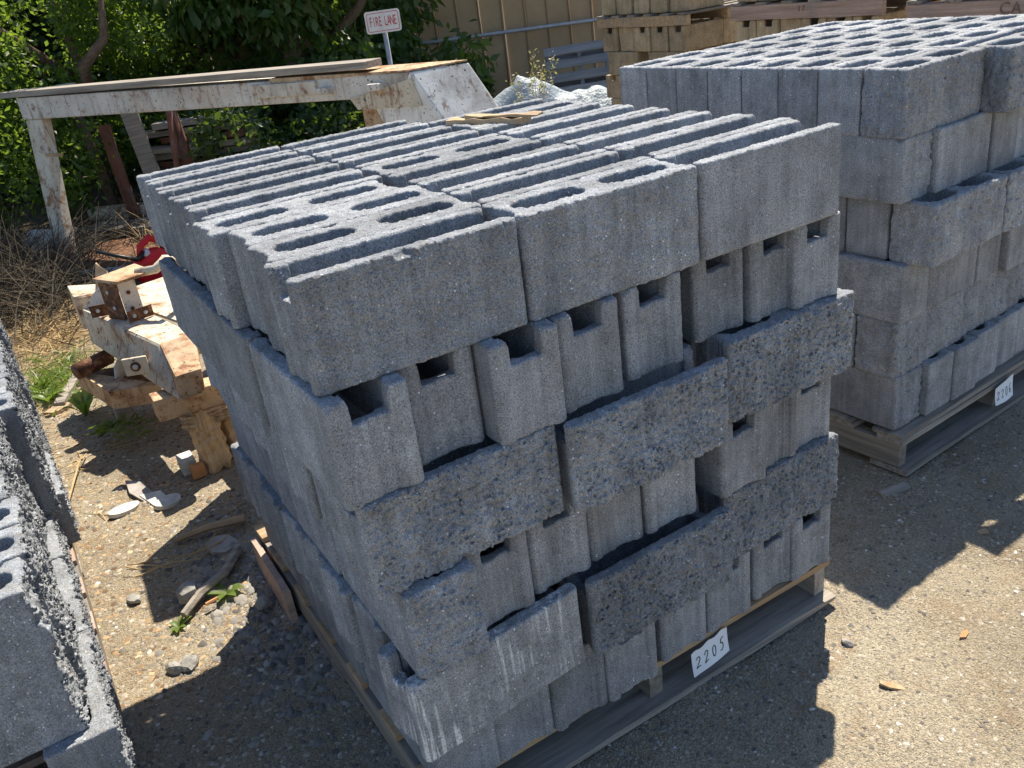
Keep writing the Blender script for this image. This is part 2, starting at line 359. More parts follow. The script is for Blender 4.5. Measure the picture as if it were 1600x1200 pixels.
M['pale'] = [cast_block('pale_cored_block', s, PALEC, 'core', h=.0055, plainend=True, core=(.043, .075)) for s in (21, 22)]
M['palesplit'] = [cast_block('pale_split_block', s, PALEC, 'core', ('-y', '-x'), h=.0055, plainend=True, core=(.043, .075)) for s in (23, 24)]
M['tan'] = [cast_block('tan_notched_block', 31, TANC, 'chan', h=.009, W=.194), cast_block('tan_notched_block', 33, TANC, 'chan', ('+y',), h=.009, W=.194)]
M['tansplit'] = [cast_block('tan_block', 32, TANC, 'core', ('+y',), h=.009, W=.194, plainend=True)]
cnt = {}
def block(kind, x, y, z, rot, label, group, name='concrete_block', tilt=0, m=None):
    k = cnt.get(kind, 0); cnt[kind] = k+1; me = M[kind][k % len(M[kind])]
    o = ob(name, me, None, (x, y, z), (0, tilt, R_(rot)), label, 'concrete block', group)
    if m: o.material_slots[0].link = 'OBJECT'; o.material_slots[0].material = m
    return o

HID = {}
def hidden(key, kind, x, y, z, rot): HID.setdefault(key, []).append((kind, x, y, z, rot))
def build_hidden():
    low = {'grey': (cast_block('rear_block', 61, CONC, 'chan', h=.009), CONC), 'pale': (cast_block('rear_block', 62, PALEC, 'core', h=.009), PALEC), 'tan': (cast_block('rear_block', 63, TANC, 'chan', h=.0125, W=.194), TANC)}
    for key, L in HID.items():
        label, base = key; me, m = low[base]; n = len(me.vertices); V = np.empty(n*3, np.float32); me.vertices.foreach_get('co', V); V = V.reshape(-1, 3); nq = len(me.polygons); Qi = np.empty(nq*4, np.int32); me.loops.foreach_get('vertex_index', Qi); Qi = Qi.reshape(-1, 4)
        VV = []; QQ = []
        for i, (kind, x, y, z, rot) in enumerate(L):
            c_, s_ = math.cos(R_(rot)), math.sin(R_(rot)); VV.append(np.stack([V[:, 0]*c_-V[:, 1]*s_+x, V[:, 0]*s_+V[:, 1]*c_+y, V[:, 2]+z], 1)); QQ.append(Qi+i*n)
        ob('concrete_blocks', fastmesh('concrete_blocks', np.concatenate(VV), np.concatenate(QQ), m, True), None, label=label, cat='concrete blocks', kind='stuff')

# ------------------------------------------------------------------ ground
def spaced(lo, a, b, hi, fine, n): return np.concatenate([a-(a-lo)*np.linspace(1, 0, n, endpoint=False)**2.2, np.arange(a, b, fine), b+(hi-b)*np.linspace(0, 1, n)**2.2])
gx = spaced(-60, -1.3, 3.2, 70, .03, 22); gy = spaced(-40, -1.3, 4.4, 80, .03, 26)
GX, GY = np.meshgrid(gx, gy, indexing='ij'); gp = np.stack([GX, GY, GX*0], -1).astype(np.float32)
GZ = .022*vnoise(gp, 3.1, 2)+.014*vnoise(gp, 9, 4)+.008*vnoise(gp, 21, 6)-.012
def gz(x, y):
    p = np.array([[x, y, 0]], np.float32); return float((.022*vnoise(p, 3.1, 2)+.014*vnoise(p, 9, 4)+.008*vnoise(p, 21, 6)-.012)[0])
ii = np.arange(GX.size).reshape(GX.shape); Q = np.stack([ii[:-1, :-1], ii[1:, :-1], ii[1:, 1:], ii[:-1, 1:]], -1).reshape(-1, 4)
ob('ground', fastmesh('ground', np.stack([GX, GY, GZ], -1).reshape(-1, 3), Q, GROUND, True), kind='structure')

def scatter_pebbles(name, n, area, rmin, rmax, label, seed, m=None, hi=1.0):
    r = np.random.default_rng(seed); P = area(r, n); n = len(P); gp = np.concatenate([P, np.zeros((n, 1))], 1).astype(np.float32)
    z = .022*vnoise(gp, 3.1, 2)+.014*vnoise(gp, 9, 4)+.008*vnoise(gp, 21, 6)-.012
    rad = rmin+(rmax-rmin)*r.random(n)**3.0
    base = np.array([(1, 0, 0), (.3, .95, 0), (-.8, .6, 0), (-.8, -.6, 0), (.3, -.95, 0), (.1, .1, .62), (0, 0, -.5)]); tri = np.array([(0, 1, 5), (1, 2, 5), (2, 3, 5), (3, 4, 5), (4, 0, 5)])
    an = r.random(n)*6.28; ca, sa = np.cos(an), np.sin(an); J = base[None]*(1+r.normal(0, .22, (n, 7, 3))); s = rad[:, None]
    X = J[..., 0]*s*1.15; Y = J[..., 1]*s*.85; V = np.stack([P[:, :1]+X*ca[:, None]-Y*sa[:, None], P[:, 1:]+X*sa[:, None]+Y*ca[:, None], z[:, None]+J[..., 2]*s*hi], -1)
    F = (np.arange(n)[:, None, None]*7+tri[None]).reshape(-1, 3)
    return ob(name, fastmesh(name, V.reshape(-1, 3), F, m or PEBBLE), None, label=label, cat='gravel', kind='stuff')
def area_front(r, n):
    P = np.stack([r.uniform(-.1, 3.4, n), r.uniform(-1.0, .9, n)], 1); return P[(P[:, 1] < .12+.18*P[:, 0])]
def area_left(r, n):
    return np.stack([r.uniform(-.62, .4, n), -.1+4.3*r.random(n)**1.3], 1)
def area_heap(r, n):
    return np.stack([r.normal(-.03, .11, n), r.normal(1.05, .3, n)], 1)
scatter_pebbles('gravel', 52000, area_front, .0018, .0068, 'fine pale gravel on the yard in front of the stacks', 1)
scatter_pebbles('gravel', 22000, area_left, .0025, .010, 'tan gravel and wood chips between the stacks on the left', 2)
STONES = pebble_mat('loose_stones', ((.10, .095, .09), (.17, .16, .15), (.24, .225, .205), (.30, .285, .26), (.38, .37, .35)))
scatter_pebbles('loose_stones', 900, area_heap, .006, .020, 'loose grey stones heaped along the left edge of the pallet', 3, STONES, 1.35)
def area_chips(r, n): return np.stack([r.uniform(-.5, .1, n), .9+2.6*r.random(n)], 1)
scatter_pebbles('bark_chips', 2600, area_chips, .004, .013, 'flat wood chips strewn on the sunlit dirt at left', 12, pebble_mat('bark_chips', ((.10, .06, .035), (.22, .14, .08), (.36, .25, .14), (.45, .34, .2), (.5, .42, .3))), .5)

def area_crumbs(r, n): return np.concatenate([np.stack([r.uniform(.0, 1.35, n//2), r.normal(-.03, .06, n//2)], 1), np.stack([r.uniform(1.7, 2.9, n//2), r.normal(.22, .07, n//2)], 1)])
scatter_pebbles('concrete_crumbs', 900, area_crumbs, .002, .009, 'grey concrete crumbs fallen along the front of the pallets', 15, STONES, 1.2)
# ------------------------------------------------------------------ pallets
def pallet(label, x0, y0, rot, LX, LY, hgt, nst=3, top=WOODN, deck_n=7, bm=WOODG, sm=WOODGy, group='pallets under the stacks', loc_z=0, double=False):
    p = root('wooden_pallet', label, 'pallet', (x0, y0, loc_z), R_(rot), group); th = .018
    for i in range(nst):
        xx = (LX-.04)*i/(nst-1); plank('stringer', (xx, xx+.04, .012, LY-.012, th+.0005, hgt-th-.0005), sm, p, 1, .002, i)
    bw = .095; gap = (LY-bw*deck_n)/(deck_n-1)
    for i in range(deck_n):
        yy = i*(bw+gap); plank('deck_board', (-.004, LX+.004, yy, yy+bw, hgt-th, hgt), top, p, 0, .0025, 20+i)
    if double:
        for i in range(deck_n):
            yy = i*(bw+gap)+.006; plank('deck_board', (-.006, LX+.006, yy, yy+bw+.01, hgt+.001, hgt+.016), bm, p, 0, .0025, 40+i)
    for yy in (0., (LY-bw)/2, LY-bw-.02): plank('bottom_board', (-.004, LX+.004, yy-.02, yy+bw+.02, 0, th), bm, p, 0, .003, int(60+yy*10))
    return p
pallet('weathered wooden pallet under the grey stack tagged 2205', .055, .035, 0, 1.19, 1.3, .129)
pallet('double-decked grey pallet at right with the tag on its front edge', 1.90, .285, 3.5, 1.19, 1.2, .122, double=True, top=WOODG)

# ------------------------------------------------------------------ main stack, tag 2205
PZ = .131; ORD = ['leftmost', 'second', 'third', 'fourth', 'fifth', 'sixth', 'seventh', 'rightmost']; ROW = ['top', 'second', 'third', 'fourth', 'fifth', 'bottom']
CNT = ['front', 'second', 'third', 'fourth', 'fifth', 'sixth', 'seventh', 'eighth', 'ninth']
zrow = lambda k: PZ+(6-k)*BH+.0004*(6-k)
GA = 'concrete blocks of the stack tagged 2205'
def jit(a): return random.uniform(-a, a)
# top course: three columns, long axis along X
edges = {0: [0, .135, .282, .428, .575, .727, .880, 1.030, 1.182], 1: [0, .148, .296, .443, .590, .737, .884, 1.031, 1.178], 2: [.004, .150, .297, .444, .590, .736, .882, 1.028]}
kinds = {0: ['csplit0', 'core', 'core', 'rib', 'chan', 'chan', 'chan', 'chan', 'chan'], 1: ['ksplit0', 'chan', 'chan', 'chan', 'core', 'chan', 'chan', 'chan', 'chan'], 2: ['chan', 'chan', 'chan', 'chan', 'chan', 'chan', 'core', 'chan']}
xo = {0: [0, .014, .020, -.010, .016, .018, .014, .018, .020], 1: [.403, .419, .421, .420, .419, .421, .419, .421, .420], 2: [.806, .822, .824, .820, .824, .821, .822, .822]}
colname = ['left', 'middle', 'right']; desc = {'chan': 'channel-topped', 'core': 'two-cored', 'rib': 'two-cored rib-ended', 'csplit0': 'channel-topped split-faced', 'ksplit0': 'two-cored rough-faced'}
for c_ in range(3):
    for j, y in enumerate(edges[c_]):
        k = kinds[c_][j]; last = len(edges[c_])-1
        nm = CNT[j] if j < last else 'rearmost'
        block(k, xo[c_][j]+BL/2, y+BW/2, zrow(1)+jit(.001), jit(.5), f'{desc[k]} grey block, {nm} in {colname[c_]} column, top course of stack 2205', GA)
HA = ('grey blocks out of sight at the right and rear of stack 2205', 'grey'); HB = ('pale grey blocks out of sight inside and behind stack 2206', 'pale'); HT = ('tan blocks in the lower courses of the rear stacks', 'tan')
def long_course(k, spec, depth_n, left_x, right_x, left_kind='core'):
    for i, (kd, x0, y0, rz) in enumerate(spec):
        d = {'csplit': 'rough split-faced', 'ksplit': 'rough split-faced', 'streak': 'white-streaked', 'chan': 'smooth'}[kd]
        block(kd, x0+BL/2, y0+BW/2, zrow(k), rz, f'{d} grey block, {["left", "middle", "right"][i]} of front, {ROW[k-1]} course of stack 2205', GA)
    for j in range(1, depth_n):
        y = spec[0][2]+.022+j*.149
        block(left_kind, left_x+BL/2+jit(.008), y+BW/2, zrow(k), jit(.6), f'grey block end, {CNT[j]} from front on left side, {ROW[k-1]} course of stack 2205', GA)
        hidden(HA, 'chan', right_x-BL/2+jit(.008), y+BW/2+.03, zrow(k), jit(.6))
    hidden(HA, 'chan', (left_x+right_x)/2, spec[0][2]+.02+(depth_n-1)*.149+BW/2, zrow(k), 0)
def end_course(k, xs, ys, kd, left_kind='chan', rows=3):
    for i, (x, y) in enumerate(zip(xs, ys)):
        d = {'chan': 'notched end of a grey block', 'rib': 'ribbed end of a grey block', 'esplit': 'rough split end of a grey corner block', 'core': 'plain end of a grey block'}[kd[i]]
        block(kd[i], x+BW/2, y+BL/2, zrow(k), 90+jit(.7), f'{d}, {ORD[i]} along front, {ROW[k-1]} course of stack 2205', GA)
    for r_ in range(1, rows):
        for i in ((0, len(xs)-1) if r_ < rows-1 and k > 2 else range(len(xs))):
            if i: hidden(HA, 'chan', xs[i]+BW/2+jit(.004), ys[i]+.004+r_*.401+BL/2, zrow(k), 90+jit(.4)); continue
            block(left_kind, xs[i]+BW/2+jit(.004), ys[i]+.004+r_*.401+BL/2, zrow(k), 90+jit(.4), f'long grey block, {["", "second", "rearmost"][r_]} along the left side, {ROW[k-1]} course of stack 2205', GA)
end_course(2, [-.008, .140, .287, .437, .608, .815, .967, 1.082], [-.038, .010, -.036, -.016, .003, .044, .034, .016], ['chan', 'chan', 'chan', 'chan', 'chan', 'chan', 'rib', 'chan'])
long_course(3, [('csplit', .008, -.036, 1.0), ('csplit', .414, -.062, .6), ('ksplit', .860, -.006, .8)], 8, .02, 1.235)
end_course(4, [.048, .182, .337, .484, .634, .842, .968, 1.100], [-.060, -.010, .008, .018, .013, .006, .028, .040], ['esplit', 'chan', 'chan', 'chan', 'core', 'chan', 'rib', 'chan'])
long_course(5, [('streak', .016, -.040, 4.5), ('csplit', .436, -.038, 1.0), ('ksplit', .858, .016, 1.2)], 8, .03, 1.235)
end_course(6, [.062, .200, .341, .484, .655, .806, .972, 1.098], [.016, .016, .006, .0, .02, .022, .038, .026], ['chan', 'chan', 'core', 'chan', 'core', 'chan', 'chan', 'chan'])

# ------------------------------------------------------------------ right stack, tag 2206
GB = 'concrete blocks of the stack tagged 2206'; O2 = Vector((1.905, .325, .140)); YAW = 3.5
def rb(kind, lx, ly, k, rot, label):
    p = Matrix.Rotation(R_(YAW), 3, 'Z') @ Vector((lx, ly, 0)); return block(kind, O2.x+p.x-.004*(6-k), O2.y+p.y, O2.z+(6-k)*(BH-.003)+.0004, rot+YAW+jit(.5), label, GB)
def rh(lx, ly, k, rot):
    p = Matrix.Rotation(R_(YAW), 3, 'Z') @ Vector((lx, ly, 0)); hidden(HB, 'pale', O2.x+p.x-.004*(6-k), O2.y+p.y, O2.z+(6-k)*(BH-.003)+.0004, rot+YAW)
for c_ in range(3):
    for j in range(8):
        kd = 'palesplit' if j == 0 else 'pale'
        rb(kd, c_*.403+BL/2, j*.147+BW/2+(-.075 if c_ > 0 and j == 0 else 0)-(.03 if c_ > 0 and j > 0 else 0)+.02, 1, 0, f'pale grey cored block, {CNT[j] if j < 7 else "rearmost"} in {colname[c_]} column, top course of stack 2206')
for k in range(2, 7):
    if k % 2 == 0:
        off = {2: .01, 4: .006, 6: -.012}[k]
        for i in range(8):
            rb('palesplit' if (i == 0 and k != 4) else 'pale', i*.149+BW/2, 0.397/2+off+jit(.016), k, 90, f'pale grey block end, {ORD[i]} along front, {ROW[k-1]} course of stack 2206')
        for r_ in (1, 2):
            for i in (0, 7):
                if i: rh(i*.149+BW/2, .397/2+r_*.401, k, 90)
                else: rb('pale', i*.149+BW/2, .397/2+r_*.401, k, 90, f'long pale grey block, {["", "second", "rearmost"][r_]} along left side, {ROW[k-1]} course of stack 2206')
    else:
        dx = .03 if k == 3 else -.01; dy = -.07 if k == 3 else .01
        for i in range(3): rb('palesplit', i*.404+BL/2+dx, BW/2+dy+(.015*i if k == 5 else 0), k, jit(1), f'long rough-faced pale grey block, {colname[i]} of front, {ROW[k-1]} course of stack 2206')
        for j in range(1, 8):
            rb('pale', BL/2+jit(.006)+(dx if j < 2 else 0), j*.148+BW/2+dy, k, 0, f'pale grey block end, {CNT[j] if j < 7 else "rearmost"} on left side, {ROW[k-1]} course of stack 2206')
            rh(2.5*.403+jit(.006), j*.148+BW/2+dy, k, 0)

# ------------------------------------------------------------------ left stack (near, cut by the frame)
GC = 'dark grey blocks of the stack at the lower left'
pallet('wooden pallet under the rough grey stack at the lower left', -1.68, .52, 0, 1.21, 2.4, .12, top=WOODP, deck_n=12)
lz = .121
M['lcore'] = [cast_block('rough_cored_block', s, SPLIT, 'core', ('-y',), core=(.030, .06), plainend=True, lump=1.6) for s in (43, 44)]
M['tall'] = [cast_block('tall_rough_block', s, SPLIT, 'core', ('+x',), plainend=True, lump=2.2, BH=.372, h=.0042) for s in (45, 46)]
for j in range(6):
    block('lcore', -.474-BW/2+(.012 if j == 0 else jit(.014))+(.03 if j > 2 else 0), .47+j*.402+BL/2, lz, 90, f'rough-edged grey cored block, {CNT[j]} from front in the low course, lower left stack', GC)
    block('core', -1.0, .47+j*.402+BL/2, lz, 90, f'grey block half out of frame, {CNT[j]} from front, low course, lower left stack', GC)
for j in range(16):
    z0 = lz+BH+.0008
    block('tall', -.500-BL/2+jit(.014)+(.05 if j >= 7 else -.02 if j in (4, 5) else 0), .50+j*.149+BW/2, z0, 0, f'tall rough-sided grey block, {(CNT+["tenth", "eleventh", "twelfth", "thirteenth", "fourteenth", "fifteenth", "rearmost"])[j]} from front in lower left stack', GC)

# ------------------------------------------------------------------ paper tags with handwritten numbers
DIG = {'2': [(0, .75), (.1, .93), (.3, 1), (.5, .9), (.52, .7), (.35, .45), (.12, .2), (-.02, .02), (.2, .06), (.45, .1), (.62, .1)],
       '0': [(.3, 1), (.1, .85), (.02, .5), (.08, .15), (.25, 0), (.45, .15), (.55, .5), (.5, .85), (.3, 1)],
       '5': [(.62, 1.05), (.2, .95), (.16, .6), (.4, .62), (.55, .42), (.5, .15), (.28, 0), (.02, .08)],
       '6': [(.5, 1), (.25, .85), (.06, .5), (.06, .2), (.25, 0), (.45, .1), (.5, .32), (.32, .45), (.08, .3)]}
def paper_tag(label, num, loc, rotz, wd, ht, tilt, notch):
    t = root('paper_tag', label, 'paper tag', loc, rotz, 'numbered paper tags on pallets'); nx, nz = 15, 9; V = []; F = []
    def surf(u, v):   # curled sheet; lower left corner hangs lower
        top = ht*(.78+.22*u)+(.006*math.sin(u*17)*.5 if notch else .001*math.sin(u*9)); bot = -.012*(1-u)**3*notch
        return (u*wd, -.002-.006*math.sin(u*math.pi)*(1-v)-.008*(1-v)**2, bot+(top-bot)*v+tilt*u)
    for i in range(nx):
        for j in range(nz): V.append(surf(i/(nx-1), j/(nz-1)))
    for i in range(nx-1):
        for j in range(nz-1): a = i*nz+j; F.append((a, a+nz, a+nz+1, a+1))
    n0 = len(V); V += [(v[0], v[1]+.0004, v[2]) for v in V]; F += [tuple(n0+q for q in f[::-1]) for f in F]
    ob('paper', mesh('paper', V, F, PAPER, True), t)
    for k, ch in enumerate(num):
        pts = DIG[ch]; P = []
        for a, b in zip(pts[:-1], pts[1:]):
            for s in (0, .34, .67): P.append((a[0]+(b[0]-a[0])*s, a[1]+(b[1]-a[1])*s))
        P.append(pts[-1]); V = []; F = []
        uv = [(.10+.215*k+.17*(p[0]+.12*p[1]), .24+.44*p[1]) for p in P]
        S = [Vector(surf(*q)) for q in uv]
        for i, s in enumerate(S):
            d = (S[min(i+1, len(S)-1)]-S[max(i-1, 0)]); nrm = Vector((-d.z, 0, d.x)).normalized()*.00135; V += [s+nrm+Vector((0, -.0006, 0)), s-nrm+Vector((0, -.0006, 0))]
        for i in range(len(S)-1): F.append((2*i, 2*i+1, 2*i+3, 2*i+2))
        ob('handwritten_digit', mesh('digit', V, F, INK), t)
paper_tag('white paper tag handwritten 2205 stapled to the pallet edge', '2205', (.745, .028, .046), 0, .118, .072, .006, 1)
p_ = Matrix.Rotation(R_(YAW), 3, 'Z') @ Vector((.52, 0, 0))
paper_tag('white paper tag handwritten 2206 on the right pallet edge', '2206', (1.905+p_.x, .272+p_.y, .05), R_(YAW), .115, .082, 0, 0)

# shim of wood on the stack
sh = root('wood_shim', 'two pale splintered wood shims lying on top of stack 2205', 'wood shim', (.90, .93, 1.2745), R_(-66))
plank('shim_piece', (-.14, .12, -.02, .022, 0, .014), WOODN, sh, 0, .004, 3); plank('shim_piece', (-.08, .16, -.012, .02, .0145, .022), WOODN, sh, 0, .004, 4)

# ------------------------------------------------------------------ tan stacks behind
GT = 'tan concrete blocks of the stacks at the rear'
def tower(x0, ya, yb, base_top, ptop, wname, rows_vis, n, up=True, pm=WOODP):
    zs = base_top-BH
    pitch = (yb-ya)/n; W = .194
    def lab(txt): return f'{txt}, {wname} tan stack'
    r = 0
    while zs-r*BH > .1:
        z = zs-r*(BH+.0005)
        if r >= (4 if wname[0] == 'l' else 2):
            for i in range(n): hidden(HT, 'tan', x0+BL/2, ya+pitch*(i+.5), z, 0)
            r += 1; continue
        nm = ['upper', 'second', 'third', 'fourth', 'fifth', 'sixth'][r]
        if r % 2 == 0:
            for i in range(n):
                block('tan' if i != 3 else 'tansplit', x0+BL/2+(.02 if i == 3 else jit(.006)), ya+pitch*(i+.5), z, 0, lab(f'tan notched block end, {CNT[i]} from the right, {nm} course'), GT)
                if i == 0: block('tan', x0+.402+BL/2, ya+pitch*(i+.5), z, 0, lab(f'tan block, second back at right end, {nm} course'), GT)
        else:
            nn = int((yb-ya)/.4+.3); pp = (yb-ya)/nn
            for i in range(nn): block('tansplit', x0+W/2, ya+pp*(i+.5), z, 90, lab(f'long tan block, {CNT[i]} from the right, {nm} course'), GT)
            for i in (1, 2, 3): block('tan', x0+W/2+.2*i, ya+BL/2, z, 90, lab(f'tan block end, {CNT[i]} back on right side, {nm} course'), GT)
        r += 1
    pz = zs-r*(BH+.0005)+BH
    b_ = pallet(f'low wooden pallet on the ground under the {wname} tan stack', x0, ya-.01, 0, .8, yb-ya+.02, max(.06, pz-.002), group='pallets of the tan stacks', top=WOODG)
    # pallet carried on top, stringer side facing
    hp = ptop-base_top-.002
    t = root('wooden_pallet', f'wooden pallet lying across the top of the {wname} tan stack', 'pallet', (x0-.015, ya-.03, base_top+.001), 0, 'pallets of the tan stacks')
    for i, xx in enumerate((0, .42, .80)): plank('stringer', (xx, xx+.04, 0, yb-ya+.05, .0, hp-.018), pm, t, 1, .003, i+5)
    for i in range(6):
        yy = (yb-ya-.05)*i/5; plank('deck_board', (-.005, .85, yy, yy+.095, hp-.0175, hp), WOODG, t, 0, .003, 90+i)
    for rr in range(2):
        for i in range(n): block('tansplit', x0+BL/2+jit(.01)+.02, ya+pitch*(i+.5), ptop+.001+rr*(BH+.0005), 180, lab(f'tan block on the raised pallet, {CNT[i]} from the right, {["lower", "upper"][rr]} course'), GT)
    return t
t1 = tower(4.5, 4.105, 5.16, 1.108, 1.20, 'left-hand', 3, 5, pm=WOODN)
t2 = tower(4.5, 2.42, 3.60, 1.128, 1.24, 'middle', 3, 6)
t3 = tower(4.5, .95, 2.21, 1.085, 1.20, 'right-hand', 3, 6)
def text_mesh(s, size, m, name, sx=1.0, ext=.0006):
    cu = bpy.data.curves.new(name, 'FONT'); cu.body = s; cu.size = size; cu.align_x = 'CENTER'; cu.align_y = 'CENTER'; cu.extrude = ext
    o = bpy.data.objects.new(name, cu); C.objects.link(o); dg = bpy.context.evaluated_depsgraph_get(); me = bpy.data.meshes.new_from_object(o.evaluated_get(dg)); bpy.data.objects.remove(o)
    for v in me.vertices: v.co.x *= sx
    me.materials.clear(); me.materials.append(m); return me
STEN = plain('faded_stencil_ink', (.20, .14, .11), .9, .3, 30)
for k, ch in enumerate('CA5'): ob('stencil_letter', text_mesh(ch, .085, STEN, 'stencil'), t3, (-.0055, .72-.062*k, .052), (R_(90), 0, R_(-90)))
for k, ch in enumerate('17'): ob('stencil_letter', text_mesh(ch, .05, STEN, 'stencil'), t2, (-.0055, .62-.035*k, .058), (R_(90), 0, R_(-90)))
build_hidden()

# ------------------------------------------------------------------ gooseneck trailer beam
g = root('gooseneck_trailer', 'white rusty gooseneck trailer beam with sloping neck and leg behind the stack', 'trailer', (.2, 6.6, 0), math.atan2(-.8535, .521))
def hexob(name, P, m, parent, bev=.006): 
    me = mesh(name, [tuple(p) for p in P], CUBE_F, m); bevelled_safe(me)
    if bev: bevelled(me, bev)
    return ob(name, me, parent)
hexob('top_beam', [(-.20, 0, 1.07), (3.34, 0, 1.05), (3.50, .2, 1.05), (-.12, .2, 1.07), (-.20, 0, 1.235), (3.41, 0, 1.185), (3.57, .2, 1.185), (-.12, .2, 1.235)], PAINTC, g, .012)
hexob('top_plate', [(2.35, -.004, 1.186), (3.405, -.004, 1.187), (3.64, .30, 1.187), (2.35, .30, 1.186), (2.35, -.004, 1.215), (3.405, -.004, 1.197), (3.64, .30, 1.197), (2.35, .30, 1.215)], RUST, g, .003)
nk = hexob('sloping_neck', [(3.50, .003, .10), (4.10, .003, .10), (4.33, .30, .10), (3.73, .30, .10), (3.10, .003, 1.049), (3.414, .003, 1.183), (3.645, .30, 1.183), (3.33, .30, 1.049)], PAINTW, g, .012)
hexob('weld_plate', [(3.0, -.006, .99), (3.47, -.006, .99), (3.47, .002, .99), (3.0, .002, .99), (2.95, -.006, 1.06), (3.42, -.006, 1.15), (3.42, .002, 1.15), (2.95, .002, 1.06)], PAINTH, g, .002)
hexob('leg', [(.04, -.30, -.02), (.19, -.30, -.02), (.19, -.22, -.02), (.04, -.22, -.02), (-.185, .01, 1.068), (.0, .01, 1.068), (.0, .1, 1.068), (-.185, .1, 1.068)], PAINTH, g, .008)
hexob('cross_beam', [(-.9, .9, 1.09), (-.19, .02, 1.075), (-.12, .16, 1.075), (-.75, 1.0, 1.09), (-.9, .9, 1.235), (-.19, .02, 1.228), (-.12, .16, 1.228), (-.75, 1.0, 1.235)], PAINTC, g, .01)
hexob('support_post', [(2.98, .06, .0), (3.2, .06, .0), (3.2, .16, .0), (2.98, .16, .0), (2.98, .06, 1.049), (3.2, .06, 1.049), (3.2, .16, 1.049), (2.98, .16, 1.049)], RUST, g)
hexob('side_panel', [(2.2, -.022, 1.10), (2.72, -.022, 1.10), (2.72, .004, 1.10), (2.2, .004, 1.10), (2.2, -.022, 1.185), (2.72, -.022, 1.18), (2.72, .004, 1.18), (2.2, .004, 1.185)], PAINT, g, .006)
for x in (2.75, 3.13): hexob('tab', [(x, -.06, 1.10), (x+.09, -.06, 1.10), (x+.09, .004, 1.10), (x, .004, 1.10), (x, -.06, 1.14), (x+.09, -.06, 1.14), (x+.09, .004, 1.14), (x, .004, 1.14)], PAINTC, g, .008)
box('wood_peg', (.06, .24, -.10, -.08, .80, .825), WOODN, g, .003)
pk = root('weathered_plank', 'long weathered grey plank lying along the top of the trailer beam', 'plank', (.2, 6.6, 1.2365), math.atan2(-.8535, .521))
V, F = boxvf(-.35, 3.12, -.02, .16, .003, .045); me = mesh('board', [(x, y, z-(.017 if x > 0 else -.003)) for x, y, z in V], F, WOODG); bevelled(me, .004)
ob('board', me, pk)

# ------------------------------------------------------------------ rusted hitch frame on wood cribbing
hf = root('hitch_frame', 'rusted white steel hitch frame with bolt-holed brackets propped on rotten timber', 'trailer frame', (0, 2.5, 0)); 
def H(name, P, m, bev=.004, par=None): return hexob(name, [(p[0], p[1]-2.5, p[2]) for p in P], m, par or hf, bev)
H('side_beam', [(.03, 2.02, .345), (.13, 2.02, .345), (.03, 3.09, .345), (-.146, 3.05, .345), (.05, 2.28, .50), (.19, 2.28, .50), (.03, 3.10, .505), (-.135, 3.06, .505)], PAINTH, .012)
H('sloped_cap', [(.032, 2.016, .35), (.128, 2.016, .35), (.188, 2.278, .44), (.052, 2.278, .44), (.04, 2.02, .445), (.14, 2.02, .445), (.189, 2.282, .503), (.051, 2.282, .503)], RUST, .010)
H('deck_plate', [(.17, 2.52, .485), (.62, 2.50, .485), (.75, 3.4, .485), (.0, 3.2, .485), (.17, 2.52, .498), (.62, 2.50, .498), (.75, 3.4, .498), (.0, 3.2, .498)], PAINTH, .002)
H('web_plate', [(.17, 2.50, .33), (.62, 2.48, .33), (.62, 2.492, .33), (.17, 2.512, .33), (.17, 2.50, .484), (.62, 2.48, .484), (.62, 2.492, .484), (.17, 2.512, .484)], PAINTH, .002)
H('upright', [(-.055, 2.785, .506), (-.002, 2.69, .506), (.008, 2.696, .506), (-.045, 2.79, .506), (-.055, 2.785, .68), (-.002, 2.69, .68), (.008, 2.696, .68), (-.045, 2.79, .68)], RUSTD, .002)
up = H('upright', [(.0085, 2.688, .506), (.083, 2.708, .506), (.081, 2.716, .506), (.0085, 2.697, .506), (.0085, 2.688, .68), (.083, 2.708, .68), (.081, 2.716, .68), (.0085, 2.697, .68)], PAINTC, .002)
H('top_plate', [(-.07, 2.78, .681), (.005, 2.62, .681), (.16, 2.66, .681), (.12, 2.86, .681), (-.07, 2.78, .694), (.005, 2.62, .694), (.16, 2.66, .694), (.12, 2.86, .694)], RUST, .003)
H('base_angle', [(.005, 2.63, .5065), (.11, 2.655, .5065), (.11, 2.661, .5065), (.005, 2.636, .5065), (.005, 2.63, .555), (.11, 2.655, .555), (.11, 2.661, .555), (.005, 2.636, .555)], RUSTD, .001)
H('base_angle', [(-.115, 2.86, .5065), (-.05, 2.84, .5065), (-.05, 2.846, .5065), (-.115, 2.866, .5065), (-.115, 2.86, .56), (-.05, 2.84, .56), (-.05, 2.846, .56), (-.115, 2.866, .56)], RUSTD, .001)
def hole_disc(x, y, z, d, m=CHALK, r=.0085):
    d = Vector(d).normalized(); tube('hole_disc', [(x, y-2.5, z), (x+d.x*.004, y-2.5+d.y*.004, z)], r, m, hf, 10)  # light in the bolt holes painted as pale discs; dark discs elsewhere
for x, z in ((.028, .55), (.032, .62)): hole_disc(x+.01, 2.692, z, (.26, -.96, 0), RUSTD)
for x, y, z in ((-.025, 2.728, .56), (-.032, 2.742, .63)): hole_disc(x, y, z, (-.87, -.49, 0))
for x, y in ((.03, 2.634), (.078, 2.645)): hole_disc(x, y, .532, (.23, -.97, 0))
hole_disc(-.085, 2.848, .535, (-.3, -.95, 0))
tube('bent_arm', [(.10, .20, .69), (.17, .14, .70), (.215, .12, .735), (.25, .16, .72), (.26, .2, .60), (.265, .22, .49)], [.02, .02, .022, .02, .018, .02], PAINTH, hf, 7)
